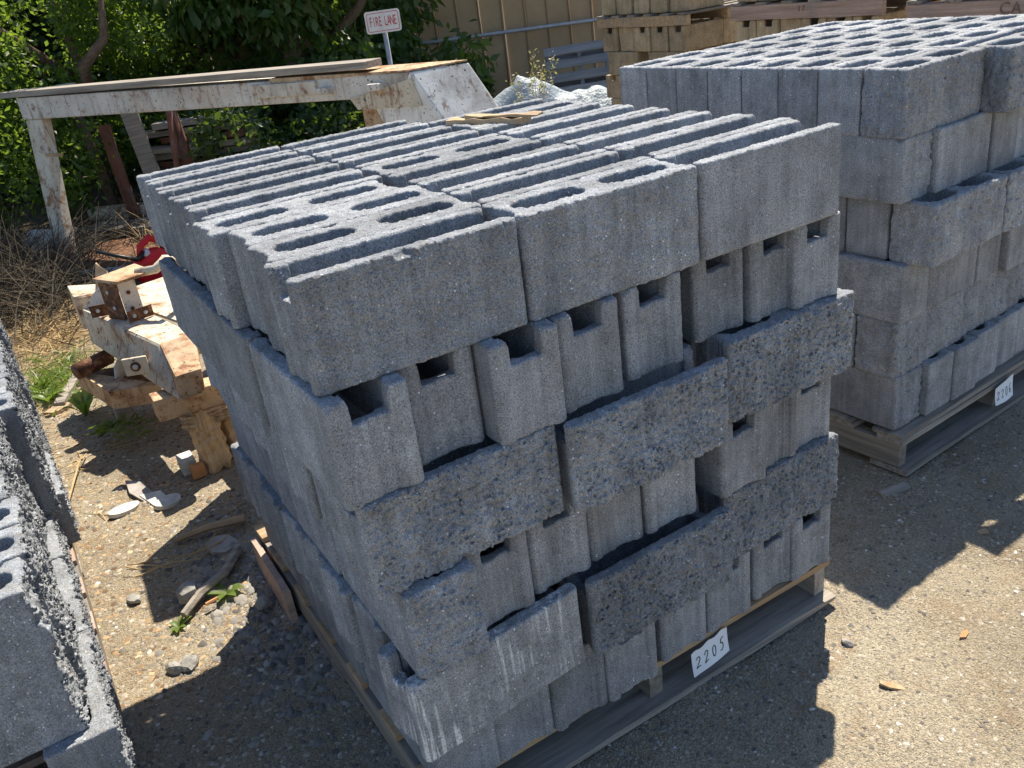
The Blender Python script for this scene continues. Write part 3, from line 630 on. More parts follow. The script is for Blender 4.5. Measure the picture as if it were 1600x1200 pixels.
H('gusset', [(-.13, 3.07, .506), (-.02, 2.93, .506), (-.01, 2.94, .506), (-.12, 3.08, .506), (-.125, 3.06, .51), (-.02, 2.93, .64), (-.01, 2.94, .64), (-.115, 3.07, .51)], PAINTC, .001)
H('rear_box', [(-.15, 3.1, .40), (.06, 3.05, .40), (.06, 3.3, .40), (-.15, 3.3, .40), (-.15, 3.1, .56), (-.02, 3.12, .54), (-.02, 3.3, .54), (-.15, 3.3, .57)], PAINTH, .008)
H('splintered_board', [(-.06, 3.0, .58), (.0, 2.95, .60), (.02, 3.05, .58), (-.04, 3.1, .58), (-.02, 3.02, .70), (.015, 3.0, .66), (.03, 3.06, .6), (-.01, 3.08, .69)], WOODN, .001)
lg = [( -.062+.04*math.cos(a)*1.0, .40+.034*math.sin(a)) for a in np.linspace(0, 2*math.pi, 12, endpoint=False)]
H('lug', [(-.095, 2.37, .375), (-.005, 2.33, .375), (-.002, 2.345, .375), (-.09, 2.385, .375), (-.095, 2.37, .45), (-.005, 2.33, .45), (-.002, 2.345, .45), (-.09, 2.385, .45)], PAINTH, .006); tube('lug_hole', [(-.05, -.146, .413), (-.053, -.154, .413)], .020, RUSTD, hf, 12); tube('lug_pin', [(-.052, -.152, .413), (-.055, -.158, .413)], .011, CHALK, hf, 10)
H('tray', [(-.25, 3.02, .20), (-.16, 2.62, .20), (.03, 2.52, .20), (.02, 2.9, .20), (-.25, 3.02, .235), (-.16, 2.62, .235), (.03, 2.52, .235), (.02, 2.9, .235)], RUSTD, .003)
H('tray_lip', [(-.252, 3.0, .17), (-.165, 2.60, .17), (.03, 2.505, .17), (.03, 2.515, .17), (-.252, 3.0, .255), (-.165, 2.60, .255), (.03, 2.505, .255), (.03, 2.515, .255)], RUST, .002)
H('tray_rib', [(-.12, 2.72, .236), (-.06, 2.80, .236), (-.065, 2.805, .236), (-.125, 2.725, .236), (-.10, 2.76, .30), (-.06, 2.80, .33), (-.065, 2.805, .33), (-.105, 2.765, .30)], CHALK, .001)
tube('pipe_stub', [(-.10, .42, .30), (-.25, .34, .30)], .036, RUSTD, hf, 14)
H('tie_bar', [(.24, 1.96, .27), (.34, 1.96, .27), (.34, 2.55, .27), (.24, 2.55, .27), (.24, 1.96, .329), (.34, 1.96, .329), (.34, 2.55, .329), (.24, 2.55, .329)], RUST, .004)
H('square_tube', [(-.05, 2.13, .24), (.22, 2.10, .24), (.22, 2.20, .24), (-.05, 2.23, .24), (-.05, 2.13, .335), (.22, 2.10, .335), (.22, 2.20, .335), (-.05, 2.23, .335)], RUST, .008)
H('unseen_shadow_box', [(.16, 1.62, .25), (.85, 1.62, .25), (.85, 1.97, .25), (.18, 1.97, .25), (.15, 1.62, 1.06), (.85, 1.62, 1.06), (.85, 1.97, 1.06), (.17, 1.97, 1.06)], PAINTH, .01)  # assumed steel box, out of view, added to cast the ground shadow
H('front_leg', [(.6, 1.75, .0), (.7, 1.75, .0), (.7, 1.85, .0), (.6, 1.85, .0), (.6, 1.75, .2495), (.7, 1.75, .2495), (.7, 1.85, .2495), (.6, 1.85, .2495)], RUST, .006)
H('rear_leg', [(.45, 3.2, .0), (.55, 3.2, .0), (.55, 3.3, .0), (.45, 3.3, .0), (.45, 3.2, .484), (.55, 3.2, .484), (.55, 3.3, .484), (.45, 3.3, .484)], RUST, .006)
def rotten(name, x0, x1, y0, y1, z0, z1, seed, label):
    r = np.random.default_rng(seed); n = 14; m_ = 12; V = []; F = []
    for j in range(m_):
        t = j/(m_-1); z = z0+(z1-z0)*t
        for i in range(n):
            a = 2*math.pi*i/n; cx, cy = math.cos(a), math.sin(a); s = 1/max(abs(cx), abs(cy)); gr = 1-.22*abs(math.sin(i*2.3+seed))*(.4+.6*abs(math.sin(t*3+i)))
            V.append(((x0+x1)/2+(x1-x0)/2*cx*s*gr*.95+.005*r.normal(), (y0+y1)/2+(y1-y0)/2*cy*s*gr*.95+.004*r.normal(), z+(.025*r.normal() if j in (0, m_-1) else 0)*(z1-z0 > .1)))
    for j in range(m_-1):
        for i in range(n): F.append((j*n+i, j*n+(i+1) % n, (j+1)*n+(i+1) % n, (j+1)*n+i))
    F += [tuple(range(n))[::-1], tuple((m_-1)*n+i for i in range(n))]
    return ob(name, mesh(name, V, F, WOODZ), None, label=label, cat='timber', group='timbers under the hitch frame')
rotten('rotten_timber', .04, .17, 2.06, 2.20, -.01, .235, 2, 'splintered upright timber propping the near end of the hitch frame')
rotten('rotten_timber', .015, .24, 2.075, 2.19, .19, .243, 6, 'short crosswise timber between the hitch frame and the upright timber').location.z = -.003
rotten('rotten_timber', .16, .30, 2.12, 2.26, -.01, .235, 9, 'second upright timber beside the pallet behind the hitch frame end')
box('brick_scrap', (-.005, .05, 2.06, 2.10, -.01, .045), BRICKM, bev=.006, label='small orange brick scrap at the foot of the rotten timber', cat='brick')
box('block_scrap', (-.03, .03, 2.12, 2.21, -.01, .055), CHALK, bev=.006, label='pale block scrap against the foot of the rotten timber', cat='block scrap')
box('paver_scrap', (-.16, -.08, 2.82, 2.9, -.01, .07), STONE, bev=.008, label='grey stone cube under the hitch frame tray', cat='stone')

# ------------------------------------------------------------------ red fuel can
fc = root('fuel_can', 'red plastic fuel can with black spout behind the hitch frame', 'fuel can', (.50, 5.22, 0), R_(20))
def loft(name, prof, m, parent, n=20, sq=3.2):
    V = []; F = []
    for (z, rx, ry, ox) in prof:
        for i in range(n):
            a = 2*math.pi*i/n; c_, s_ = math.cos(a), math.sin(a); k = (abs(c_)**sq+abs(s_)**sq)**(-1/sq); V.append((ox+rx*c_*k, ry*s_*k, z))
    for j in range(len(prof)-1):
        for i in range(n): F.append((j*n+i, j*n+(i+1) % n, (j+1)*n+(i+1) % n, (j+1)*n+i))
    F += [tuple(range(n))[::-1], tuple((len(prof)-1)*n+i for i in range(n))]
    return ob(name, mesh(name, V, F, m, True), parent)
loft('tank', [(0, .11, .075, 0), (.01, .13, .085, 0), (.14, .132, .087, 0), (.17, .12, .08, 0), (.20, .07, .05, .01), (.21, .05, .04, .01)], REDP, fc)
tube('handle', [(-.09, 0, .17), (-.06, 0, .25), (.02, 0, .29), (.08, 0, .25), (.10, 0, .17)], [.022, .024, .026, .024, .022], REDP, fc, 10)
tube('spout', [(-.05, -.02, .20), (-.14, -.06, .19), (-.20, -.1, .22), (-.34, .05, .30)], [.022, .02, .014, .012], BLACKP, fc, 10)
tube('cap', [(-.04, -.02, .18), (-.06, -.03, .215)], .034, CLEARP, fc, 12)

# ------------------------------------------------------------------ sign
sg = root('road_sign', 'small white FIRE LANE sign with red letters on a steel post', 'sign', (3.14, 6.53, 0), R_(-23))
tube('post', [(0, .03, 0), (0, .03, 1.40)], .022, GALV, sg, 8)
def roundrect(w_, h_, r_, y, n=5):
    P = []
    for cx, cz, a0 in ((w_/2-r_, h_/2-r_, 0), (-w_/2+r_, h_/2-r_, 90), (-w_/2+r_, -h_/2+r_, 180), (w_/2-r_, -h_/2+r_, 270)):
        for i in range(n): a = R_(a0+90*i/(n-1)); P.append((cx+r_*math.cos(a), cz+r_*math.sin(a)))
    return P
pl = prism('plate', roundrect(.315, .185, .025, 0), -.003, .003, SIGNW, sg, 0, loc=(0, 0, 1.375))
o_, i_ = roundrect(.285, .155, .018, 0), roundrect(.275, .145, .015, 0); nn = len(o_)
ob('border', mesh('border', [(p[0], -.0042, p[1]) for p in o_]+[(p[0], -.0042, p[1]) for p in i_], [(i, (i+1) % nn, nn+(i+1) % nn, nn+i) for i in range(nn)], SIGNR), pl)
for wd_, cx_ in (('FIRE', -.066), ('LANE', .066)):
    for k, ch in enumerate(wd_): 
        me = text_mesh(ch, .115, SIGNR, 'letter', .42)
        ob('letter', me, pl, (cx_+(k-1.5)*.0275, -.0045, 0), (R_(90), 0, 0))

# ------------------------------------------------------------------ fence of tan metal boards with a pipe rail
fo = Vector((5.86, 8.41, 0)); fth = R_(-27); fn = root('board_fence', 'tall fence of tan vertical metal panels with a grey pipe rail', 'fence', fo, fth)
V = []; F = []; prof = [(0, 0), (.232, -.022), (.252, -.05), (.262, -.05), (.268, .012), (.25, .02), (0, .012)]
bmes = []
for sd_ in range(4):
    r = np.random.default_rng(sd_); zs = np.linspace(0, 4.8, 13); V = []; F = []; n = len(prof)
    for z in zs:
        wv = .018*math.sin(z*1.7+sd_*2)
        for (a, b) in prof: V.append((a+wv*.4+.004*r.normal(), b+wv, z))
    for j in range(len(zs)-1):
        for i in range(n): F.append((j*n+i, j*n+(i+1) % n, (j+1)*n+(i+1) % n, (j+1)*n+i))
    F += [tuple(range(n))[::-1], tuple((len(zs)-1)*n+i for i in range(n))]
    me = mesh('fence_panel', V, F, FENCE); bevelled_safe(me); bmes.append(me)
for i in range(-48, 8):
    ob('fence_panel', bmes[i % 4], fn, (i*.272, 0, 0), (0, 0, R_(jit(1.0))))
tube('pipe_rail', [(-3.2, -.16, .99), (-.6, -.16, .985), (2.4, -.16, .975)], .022, GALV, fn, 8)
for xx in (-3.0, -.9, 1.4): tube('rail_post', [(xx, -.12, 0), (xx, -.12, 1.02)], .02, GALV, fn, 8)
# leaning pallet
ex = Vector((.82, -.566, .03)).normalized(); ey = Vector((.28, .55, .76)); ey = (ey-ex*ey.dot(ex)).normalized(); ez = ex.cross(ey)
lp = root('wooden_pallet', 'grey weathered pallet leaning against the tan fence', 'pallet', (4.74, 6.34, 0)); lp.matrix_world = Matrix(((ex.x, ey.x, ez.x, 4.72), (ex.y, ey.y, ez.y, 6.36), (ex.z, ey.z, ez.z, .02), (0, 0, 0, 1)))
for i in range(7): plank('slat', (0, .98, .02+i*.158, .115+i*.158, 0, .018), WOODL, lp, 0, .003, 100+i)
for x in (.02, .34, .62, .92): plank('stringer', (x, x+.04, 0, 1.07, -.09, -.0005), WOODL, lp, 1, .002, 120)
for i in range(4): plank('back_slat', (0, .98, .04+i*.3, .135+i*.3, -.11, -.0905), WOODL, lp, 0, .003, 130+i)
# plastic sheeting heap
n_ = 90; V = []; 
for i in range(n_):
    for j in range(40):
        u, v = i/(n_-1), j/39; x = -.85+2.0*u; y = -.55+1.1*v; p = np.array([[x, y, 0]], np.float32)
        hgt = 1.12*(.50*math.exp(-((x+.05)/.36)**2-((y-.1)/.35)**2)+.40*math.exp(-((x-.65)/.5)**2-((y)/.32)**2)+.34*math.exp(-((x+.6)/.3)**2-(y/.3)**2))
        rg = abs(float(vnoise(p, 4.5, 3)[0]))*.3+abs(float(vnoise(p, 10, 8)[0]))*.14
        V.append((x+.05*float(vnoise(p, 6, 12)[0]), y, max(-.01, hgt*(1.25-1.1*rg)-.03+.08*float(vnoise(p, 7, 5)[0]))))
ii = np.arange(n_*40).reshape(n_, 40); Q = np.stack([ii[:-1, :-1], ii[1:, :-1], ii[1:, 1:], ii[:-1, 1:]], -1).reshape(-1, 4)
ob('plastic_sheeting', fastmesh('plastic_sheeting', V, Q, FILM, True), None, (4.38, 6.2, .0), (0, 0, fth), 'crumpled heap of cloudy plastic sheeting by the fence', 'plastic sheet')
# ------------------------------------------------------------------ vegetation
def leaf_mesh(name, P, D, size, m, seed, wide=.5, fold=.25):
    """leaves at points P hanging along D: two quads folded on the midrib"""
    r = np.random.default_rng(seed); n = len(P); s = (size*(.6+.8*r.random(n)))[:, None]; D = D/np.linalg.norm(D, axis=1)[:, None]
    U = np.cross(D, r.normal(size=(n, 3))); U /= np.linalg.norm(U, axis=1)[:, None]; W = np.cross(D, U); h = wide*.5
    v = np.stack([P, P+D*s*.45+U*s*h+W*s*fold*.3, P+D*s*.5, P+D*s, P+D*s*.45-U*s*h+W*s*fold*.3], 1)
    f = np.arange(n)[:, None, None]*5+np.array([[0, 1, 3, 2], [0, 2, 3, 4]])[None]
    return fastmesh(name, v.reshape(-1, 3), f.reshape(-1, 4), m)
def crown_points(n, blobs, seed, shell=.55):
    r = np.random.default_rng(seed); vol = np.array([b[3]**2 for b in blobs]); k = r.choice(len(blobs), n, p=vol/vol.sum()); B = np.array(blobs)[k]
    d = r.normal(size=(n, 3)); d /= np.linalg.norm(d, axis=1)[:, None]; rad = (shell+(1-shell)*r.random(n))**.7*(1+.18*r.normal(size=n)); return B[:, :3]+d*(rad*B[:, 3])[:, None]*np.array([1, 1, .85]), d
def tree(name, label, loc, trunk, limbs, blobs, n, size, m, seed, droop, wide=.5, cat='tree', nt=None):
    t = root(name, label, cat, loc)
    tb = tube('trunk', trunk[0], trunk[1], BARK, t, 9)
    for l in limbs: tube('limb', l[0], l[1], BARK, t, 7)
    P, d = crown_points(n, blobs, seed); r = np.random.default_rng(seed+1); D = d*.5+r.normal(size=P.shape)*.6+np.array([0, 0, -droop]); ok = P[:, 2] > .03
    o = ob('crown', leaf_mesh('crown', P[ok], D[ok], size, m, seed+2, wide), t); o['kind'] = 'stuff'; return t
rr_ = np.random.default_rng(42)
def blobs(n, cx, cy, cz, rx, ry, rz, r0, r1): return [(cx+rr_.uniform(-rx, rx), cy+rr_.uniform(-ry, ry), cz+rr_.uniform(-rz, rz), rr_.uniform(r0, r1)) for _ in range(n)]
tree('small_leaf_tree', 'sunlit tree with small bright leaves behind the left end of the beam', (.75, 8.3, 0), ([(0, 0, -.05), (-.05, -.05, .5), (.05, -.1, 1.1), (-.05, 0, 2.6)], [.06, .05, .045, .03]),
     [([(.05, -.1, .9), (.0, -.55, 1.15), (-.02, -.75, 1.35), (.2, -.85, 1.55), (.28, -.9, 1.95)], [.06, .055, .05, .042, .02]), ([(0, 0, 1.2), (-.6, -.1, 1.8), (-1, .1, 2.5)], [.06, .04, .02])],
     blobs(34, -.15, -.1, 1.6, 1.35, .9, 1.2, .2, .5), 26000, .06, LEAF1, 100, .25, .55)
tree('broad_leaf_tree', 'dense tree with broad dark drooping leaves behind the fire lane sign', (2.75, 7.95, 0), ([(0, 0, -.05), (.05, 0, .7), (-.05, .05, 1.6), (.1, 0, 3.0)], [.16, .13, .1, .05]),
     [([(0, 0, .9), (.7, -.2, 1.5), (1.1, -.3, 2.1)], [.07, .05, .02]), ([(0, 0, 1.2), (-.7, -.2, 1.8), (-1.0, -.1, 2.4)], [.07, .05, .02])],
     blobs(36, .36, -.05, 1.4, 1.5, .75, 1.2, .25, .55), 17000, .12, LEAF2, 200, .9, .5)
tree('hedge_shrub', 'dark hedge shrub filling the gap behind the left tree', (-.9, 10.4, 0), ([(0, 0, 0), (0, 0, 1.5)], [.1, .04]), [], blobs(26, .6, 0, 1.3, 1.9, .5, 1.2, .35, .6), 9000, .12, LEAF3, 300, .4, .6, 'shrub')
tree('hedge_shrub', 'dark hedge shrub behind the broad-leaved tree along the fence', (2.6, 9.6, 0), ([(0, 0, 0), (0, 0, 1.5)], [.1, .04]), [], blobs(26, .2, 0, 1.4, 1.7, .4, 1.2, .35, .6), 9000, .12, LEAF3, 400, .4, .6, 'shrub')
tree('low_shrub', 'low shaded shrub growing under the middle of the trailer beam', (2.35, 6.7, 0), ([(0, 0, 0), (0, 0, .5)], [.03, .015]), [], blobs(16, -.1, .1, .35, .85, .45, .3, .15, .35), 7000, .075, LEAF3, 500, .3, .55, 'shrub')
tree('low_shrub', 'low leafy shrub behind the trailer leg at the left edge', (-.35, 7.7, 0), ([(0, 0, 0), (0, 0, .5)], [.03, .015]), [], blobs(14, 0, .1, .6, .75, .4, .5, .15, .35), 7000, .05, LEAF1, 600, .2, .55, 'shrub')
tree('low_shrub', 'small green shrub at the foot of the tan fence', (4.95, 8.5, 0), ([(0, 0, 0), (0, 0, .4)], [.02, .01]), [], blobs(6, 0, 0, .35, .2, .15, .2, .12, .22), 1200, .09, LEAF2, 700, .2, .55, 'shrub')
def strands(name, n, gen, m, seed, seg=4, width=.003):
    r = np.random.default_rng(seed); V = np.zeros((n, seg+1, 2, 3)); B, D, Ln = gen(r, n); D /= np.linalg.norm(D, axis=1)[:, None]; side = np.cross(D, r.normal(size=(n, 3))); side /= np.linalg.norm(side, axis=1)[:, None]
    bend = r.normal(0, .35, (n, 3)); bend[:, 2] = -np.abs(r.normal(.25, .25, n))
    for k in range(seg+1):
        t = k/seg; c_ = B+D*(Ln*t)[:, None]+bend*(Ln*t*t)[:, None]; c_[:, 2] = np.maximum(c_[:, 2], .003); w_ = width*(1-.75*t); V[:, k, 0] = c_+side*w_; V[:, k, 1] = c_-side*w_
    idx = np.arange(n)[:, None]*(seg+1)*2; f = np.concatenate([np.stack([idx[:, 0]+2*k, idx[:, 0]+2*k+1, idx[:, 0]+2*k+3, idx[:, 0]+2*k+2], 1) for k in range(seg)]); return fastmesh(name, V.reshape(-1, 3), f, m)
def patch(cx, cy, sx, sy, l0, l1, up=1.0, spread=.6):
    def gen(r, n):
        B = np.stack([r.normal(cx, sx, n), r.normal(cy, sy, n), np.zeros(n)-.01], 1); D = np.stack([r.normal(0, spread, n), r.normal(0, spread, n), np.full(n, up)], 1); return B, D, r.uniform(l0, l1, n)
    return gen
ob('dead_brush', strands('dead_brush', 4200, patch(-.45, 6.0, .32, .55, .2, .65, .8, .7), DRYBR, 5, 5, .004), label='tangle of dead brown brush at the left edge', cat='brush', kind='stuff')
ob('dead_brush', strands('dead_brush', 2200, patch(.9, 7.2, .5, .3, .15, .5, .7, .8), DRYBR, 6, 5, .004), label='dead brush and stalks in the shade under the trailer beam', cat='brush', kind='stuff')
ob('straw', strands('straw', 700, patch(-.25, 4.75, .10, .35, .1, .35, .25, 1.0), STRAW, 7, 4, .003), label='pale dry straw clump lying behind the hitch frame', cat='straw', kind='stuff')
ob('straw', strands('straw', 1500, patch(-.38, 4.1, .18, .7, .04, .14, .12, 1.0), STRAW, 8, 3, .002), label='scattered dry grass litter on the tan dirt', cat='straw', kind='stuff')
ob('straw', strands('straw', 260, patch(.75, 6.0, .12, .2, .15, .4, .9, .35), STRAW, 9, 4, .003), label='upright dry grass beside the rusty plates', cat='dry grass', kind='stuff')
ob('green_grass', strands('green_grass', 420, patch(-.28, 3.75, .10, .22, .05, .16, .7, .7), GRASSM, 10, 4, .004), label='bright green grass tuft left of the hitch frame', cat='grass', kind='stuff')
ob('green_grass', strands('green_grass', 160, patch(-.42, 3.6, .03, .08, .06, .15, .8, .6), GRASSM, 14, 4, .006), label='small bright weed by the lower left stack', cat='grass', kind='stuff')
def weed_plant(label, x, y, n, size, seed, up=.7):
    r = np.random.default_rng(seed); p = root('weed', label, 'weed', (x, y, gz(x, y))); 
    for k in range(n):
        a = 2*math.pi*k/n+r.normal(0, .3); L = size*(.6+.6*r.random()); d = Vector((math.cos(a), math.sin(a), 0)); V = []; F = []
        for i in range(6):
            t = i/5; c_ = d*L*t*.9+Vector((0, 0, up*L*(t-.55*t*t))); wd_ = L*.17*math.sin(math.pi*min(1, t*.92+.06)); s_ = Vector((-d.y, d.x, 0))*wd_; V += [c_+s_+Vector((0, 0, wd_*.3)), c_, c_-s_+Vector((0, 0, wd_*.3))]
        for i in range(5): F += [(3*i, 3*i+1, 3*i+4, 3*i+3), (3*i+1, 3*i+2, 3*i+5, 3*i+4)]
        ob('leaf', mesh('leaf', V, F, GRASSM, True), p)
weed_plant('small sunlit green weed beside the cut stone', -.265, 1.19, 8, .045, 1)
weed_plant('green weed in the shade near the pallet edge', -.10, 1.24, 9, .07, 2)
weed_plant('broad-leaved weed in front of the hitch frame tray', -.27, 3.1, 7, .16, 3, 1.6)
weed_plant('leafy weed at the foot of the lower left stack', -.40, 3.45, 7, .12, 4, 1.2)
fr = root('fern_weed', 'feathery green weed frond in the shadow of the hitch frame', 'weed', (-.26, 2.75, .01))
for k, (dx, dy) in enumerate(((.16, -.30), (.20, -.22), (.10, -.28), (.06, -.18))):
    tube('stem', [(0, 0, 0), (dx*.5, dy*.5, .09), (dx, dy, .06)], [.003, .0025, .001], GRASSM, fr, 5)
    r = np.random.default_rng(k); P = []; D = []
    for t in np.linspace(.1, 1, 40): P.append((dx*t, dy*t, .09*math.sin(t*2.4)+.002)); D.append((r.normal(0, 1), r.normal(0, .6), .15))
    ob('leaflets', leaf_mesh('leaflets', np.array(P), np.array(D), .05, GRASSM, k, .16), fr)['kind'] = 'stuff'
def seed_weed(label, x, y, h_, seed):
    r = np.random.default_rng(seed); p = root('seed_grass', label, 'weed', (x, y, 0))
    for k in range(6):
        dx, dy = r.normal(0, .12), r.normal(0, .12); L = h_*(.75+.3*r.random()); pts = [(0, 0, 0), (dx*.3, dy*.3, L*.5), (dx*.8, dy*.8, L*.9), (dx*1.3, dy*1.3, L)]
        tube('stalk', pts, [.004, .003, .002, .001], STRAW, p, 5)
        n = 55; t = r.uniform(.72, 1.0, n); P = np.stack([dx*t*1.2, dy*t*1.2, L*t], 1)+r.normal(0, .02, (n, 3))
        ob('seed_head', leaf_mesh('seed_head', P, r.normal(size=(n, 3))+np.array([0, 0, .3]), .028, SEEDM, seed+k, .5), p)['kind'] = 'stuff'
seed_weed('tall pale seeding grass in front of the plastic sheeting', 4.12, 5.70, .98, 1)
seed_weed('thin seeding grass at the right edge of the broad-leaved tree', 3.75, 6.55, .92, 7)

# ------------------------------------------------------------------ clutter under and behind the beam
GP = 'boards of the woodpile in the shade'
for i in range(12):
    r = np.random.default_rng(i+300); L = r.uniform(.7, 1.15); o = plank('old_board', (-L/2, L/2, -.09, .09, 0, .05), WOODG if i % 3 else WOODB, None, 0, .006, 300+i, loc=(1.42+r.normal(0, .06), 7.12+r.normal(0, .03), .02+i*.068), rot=(0, 0, R_(-35+r.normal(0, 7))))
    o['label'] = f'old board, {["lowest", "second", "third", "fourth", "fifth", "sixth", "seventh", "eighth", "ninth", "tenth", "eleventh", "topmost"][i]} in the shaded woodpile behind the beam'; o['category'] = 'board'; o['group'] = GP
def leaning_post(label, a, b, r_, m): 
    V, F = tubevf([a, ((a[0]+b[0])/2+.01, (a[1]+b[1])/2, (a[2]+b[2])/2), b], [r_*1.05, r_, r_*.95], 7); ob('post', mesh('post', V, F, m, True), None, label=label, cat='post', group='posts leaning on the woodpile')
leaning_post('thick red-brown post leaning on the woodpile under the beam', (1.22, 6.72, -.02), (1.20, 6.85, 1.05), .05, WOODB)
leaning_post('thin red-brown pole crossing the thicker post under the beam', (1.02, 6.72, -.02), (1.18, 6.72, 1.05), .028, WOODB)
leaning_post('dark thin trunk-like post behind the trailer leg', (.62, 7.5, -.02), (.55, 7.6, 1.2), .045, BARK)
o = plank('old_board', (-.07, .07, -.012, .012, 0, 1.05), WOODG, None, 2, .003, 410, loc=(.98, 7.0, -.01), rot=(R_(-4), R_(-6), R_(-25))); o['label'] = 'upright weathered board standing left of the woodpile'; o['category'] = 'board'
o = plank('old_board', (-.05, .05, -.012, .012, 0, .9), WOODB, None, 2, .003, 411, loc=(.72, 7.15, -.01), rot=(R_(-4), R_(-3), R_(-25))); o['label'] = 'narrow dark board standing in the gap behind the beam'; o['category'] = 'board'
def flat(label, name, x0, y0, x1, y1, wd_, z, th, m, cat, seed=0, tilt=0):
    L = math.hypot(x1-x0, y1-y0); o = plank(name, (0, L, -wd_/2, wd_/2, 0, th), m, None, 0, .004 if wd_ > .04 else .0012, seed, loc=(x0, y0, z+(gz((x0+x1)/2, (y0+y1)/2)-.002 if z < .011 else 0)), rot=(R_(tilt), 0, math.atan2(y1-y0, x1-x0))); o['label'] = label; o['category'] = cat; return o
flat('long grey board lying flat beyond the rusty plates', 'old_board', .10, 7.40, 1.2, 6.25, .16, .02, .06, WOODG, 'board', 1)
flat('short peeling white plank behind the long grey board', 'old_board', .42, 7.55, 1.0, 7.05, .12, .08, .10, PAINTH, 'board', 2)
flat('pale blue-white plank under the peeling plank', 'old_board', .40, 7.38, 1.05, 6.88, .14, .015, .06, PAINTC, 'board', 3)
flat('white panel propped behind the foot of the trailer leg', 'scrap_sheet', -.22, 6.95, .12, 6.62, .30, .10, .025, PAINTC, 'panel', 4, 35)
flat('rusty brown steel plate lying behind the hitch frame', 'rusty_plate', .08, 6.0, .75, 5.55, .52, .06, .02, RUSTD, 'steel plate', 5)
flat('grey steel channel edge below the rusty plate', 'steel_channel', .02, 5.72, .60, 5.32, .12, .0, .09, GALV, 'steel channel', 6)
flat('second rusty plate beside the trailer leg foot', 'rusty_plate', .25, 6.55, .75, 6.2, .3, .02, .03, RUSTD, 'steel plate', 7)
# ------------------------------------------------------------------ litter on the ground
def shard(label, name, x, y, poly, th, m, cat, rz=0, tilt=(0, 0), z=.0):
    n = len(poly); V = [(p[0], p[1], 0) for p in poly]+[(p[0]*.97, p[1]*.97, th) for p in poly]; F = [tuple(range(n))[::-1], tuple(range(n, 2*n))]+[(i, (i+1) % n, n+(i+1) % n, n+i) for i in range(n)]
    return ob(name, mesh(name, V, F, m), None, (x, y, gz(x, y)+z), (tilt[0], tilt[1], rz), label, cat)
shard('flat brown slate piece near the pallet edge', 'slate_piece', -.04, 1.51, [(-.05, -.02), (-.02, -.05), (.05, -.045), (.045, .03), (.0, .06), (-.045, .035)], .012, SLATE, 'slate', .3, (.15, .1), .004)
shard('pointed grey shingle piece in the hitch frame shadow', 'shingle_piece', -.19, 2.08, [(-.03, .16), (-.045, .05), (.0, -.12), (.035, -.1), (.02, .1)], .006, SLATE, 'shingle', .1, (.06, .05), .006)
shard('second pale shingle piece beside the pointed one', 'shingle_piece', -.155, 2.0, [(-.03, .09), (-.035, -.06), (.02, -.08), (.035, .04)], .006, CHALK, 'shingle', .3, (.05, -.08), .008)
def disc(label, x, y, a, b, rz, m, hole):
    P = [(a*math.cos(t)*(1+.06*math.sin(3*t)), b*math.sin(t)) for t in np.linspace(0, 2*math.pi, 18, endpoint=False)]; o = shard(label, 'flat_stone', x, y, P, .016, m, 'stone', rz, (.1, .1), .003)
disc('oval pale stone lying half in the shadow', -.128, 1.955, .055, .038, .5, CHALK, 0); disc('flattened whitish scrap in the shadow with dark hollows', -.278, 2.005, .062, .03, .3, CHALK, 1)
rock('cut_stone', .048, STONE, (-.205, 1.285, .022), 3, (1, .85, .95), 1, .1, label='blocky tan stone in the sun at the edge of the stack shadow', cat='stone')
rock('field_stone', .026, STONE, (-0.352, 1.41, gz(-0.352, 1.41)+.010), 4, (1.1, .8, .6), 2, .2, label='small whitish stone on the sunlit dirt', cat='stone')
rock('field_stone', .030, STONE, (-0.315, 0.99, gz(-0.315, 0.99)+.010), 5, (1, .8, .7), 2, .2, label='grey stone, left of the pair on the shadow edge', cat='stone')
rock('field_stone', .033, STONE, (-0.275, 0.985, gz(-0.275, 0.985)+.010), 6, (1, .9, .7), 2, .2, label='grey stone, right of the pair on the shadow edge', cat='stone')
rock('field_stone', .030, STONE, (-.02, 1.08, .012), 7, (1, .9, .7), 2, .2, label='rounded stone in the shade among the loose gravel', cat='stone')
rock('field_stone', .016, SLATE, (1.152, -.105, gz(1.152, -.105)+.005), 8, (1.2, .8, .8), 2, .2, label='dark clod on the sunlit gravel right of the shadow', cat='stone')
def stick(label, pts, r0, r1, m=TWIG, cat='stick'):
    n = len(pts); V, F = tubevf(pts, [r0+(r1-r0)*i/(n-1) for i in range(n)], 6); ob('stick', mesh('stick', V, F, m), None, label=label, cat=cat)
stick('long split wood stick lying by the slate piece', [(-.17, 1.64, .01), (-.06, 1.62, .022), (.07, 1.585, .02)], .010, .016, TWIG)
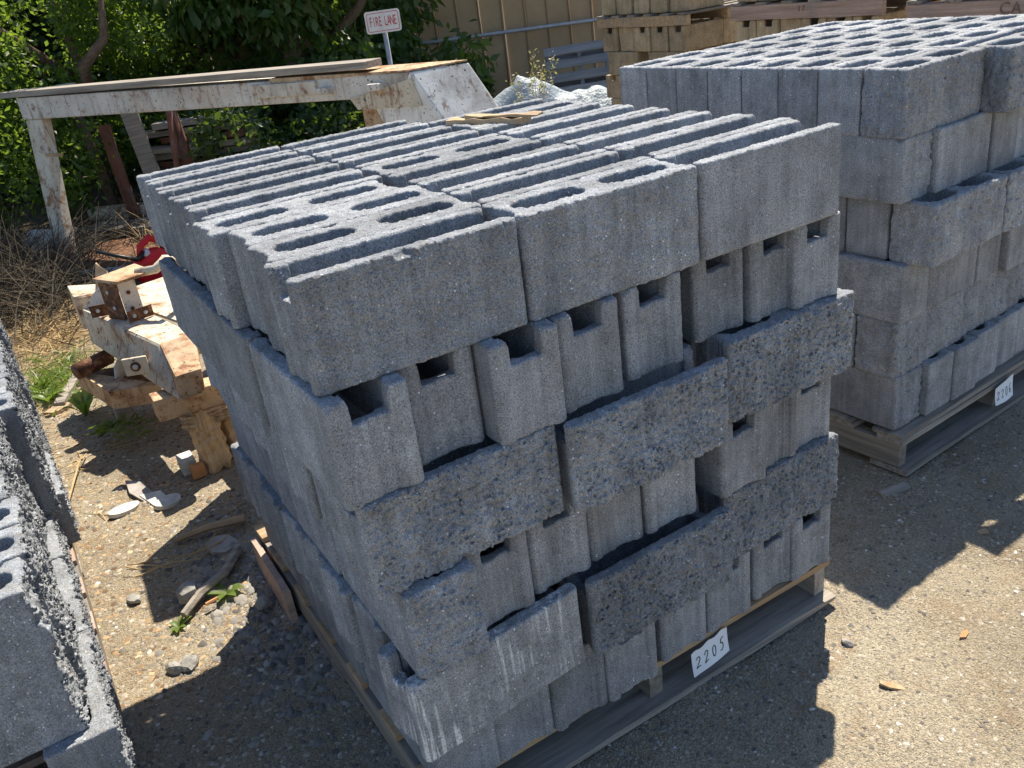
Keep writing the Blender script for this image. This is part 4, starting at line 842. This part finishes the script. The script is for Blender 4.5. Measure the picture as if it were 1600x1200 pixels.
stick('grey weathered stick beside the blocky stone', [(-.24, 1.20, .008), (-.17, 1.26, .018), (-.08, 1.31, .02), (.0, 1.42, .018)], .012, .018, WOODG)
stick('short brown twig at the shadow edge', [(-.17, 1.20, .01), (-.13, 1.205, .012)], .006, .005, BRICKM)
stick('thin pale stalk across the sunlit dirt', [(-.47, 2.15, .006), (-.42, 2.32, .02), (-.37, 2.5, .03), (-.33, 2.62, .01)], .004, .003, STRAW)
r = np.random.default_rng(8)
for k in range(4):
    a = np.linspace(0, 1, 14); pts = [(-.33+.30*t+.02*math.sin(k*2+t*4), 1.52-.10*math.sin(t*2.6)*(.5+.2*k)+.03*k, .008+.02*math.sin(t*5+k)**2) for t in a]
    stick(['thin pale root curling lowest over the shaded dirt', 'thin root, second of the curling tangle', 'thin root, third of the curling tangle', 'thin root curling highest by the stick'][k], pts, .0022, .0015, STRAW, 'root')
flat('pale wood chip on the tan dirt by the straw', 'wood_chip', -.42, 3.25, -.33, 3.32, .07, .005, .02, WOODN, 'wood chip', 31)
flat('grey slat of wood leaning beside the pale wood chip', 'scrap_wood', -.36, 3.3, -.20, 3.75, .05, .01, .03, WOODGy, 'slat', 32)
shard('pale yellow wood chip on the sunlit gravel at right', 'wood_chip', 1.118, -.262, [(-.008, .028), (-.013, .006), (-.004, -.03), (.006, -.026), (.012, -.002), (.002, .03)], .005, WOODN, 'wood chip', .5, (.08, .1), .002)
shard('reddish wood chip on the sunlit gravel at far right', 'wood_chip', 1.39, -.268, [(-.02, .004), (-.008, -.007), (.014, -.006), (.022, .003), (.004, .008)], .005, BRICKM, 'wood chip', .2, (.1, .05), .002)
flat('brown wood splinter on the gravel by the right pallet corner', 'wood_splinter', 1.76, .255, 1.86, .235, .03, .002, .012, WOODG, 'wood splinter', 35)
flat('small tan chip in the shadow of the right stack', 'wood_chip', 1.79, -.05, 1.82, -.06, .018, .002, .006, WOODN, 'wood chip', 36)
flat('splintered board standing along the left edge of the pallet', 'wood_splinter', .035, 1.30, .03, .95, .02, .0, .12, WOODP, 'board', 37)
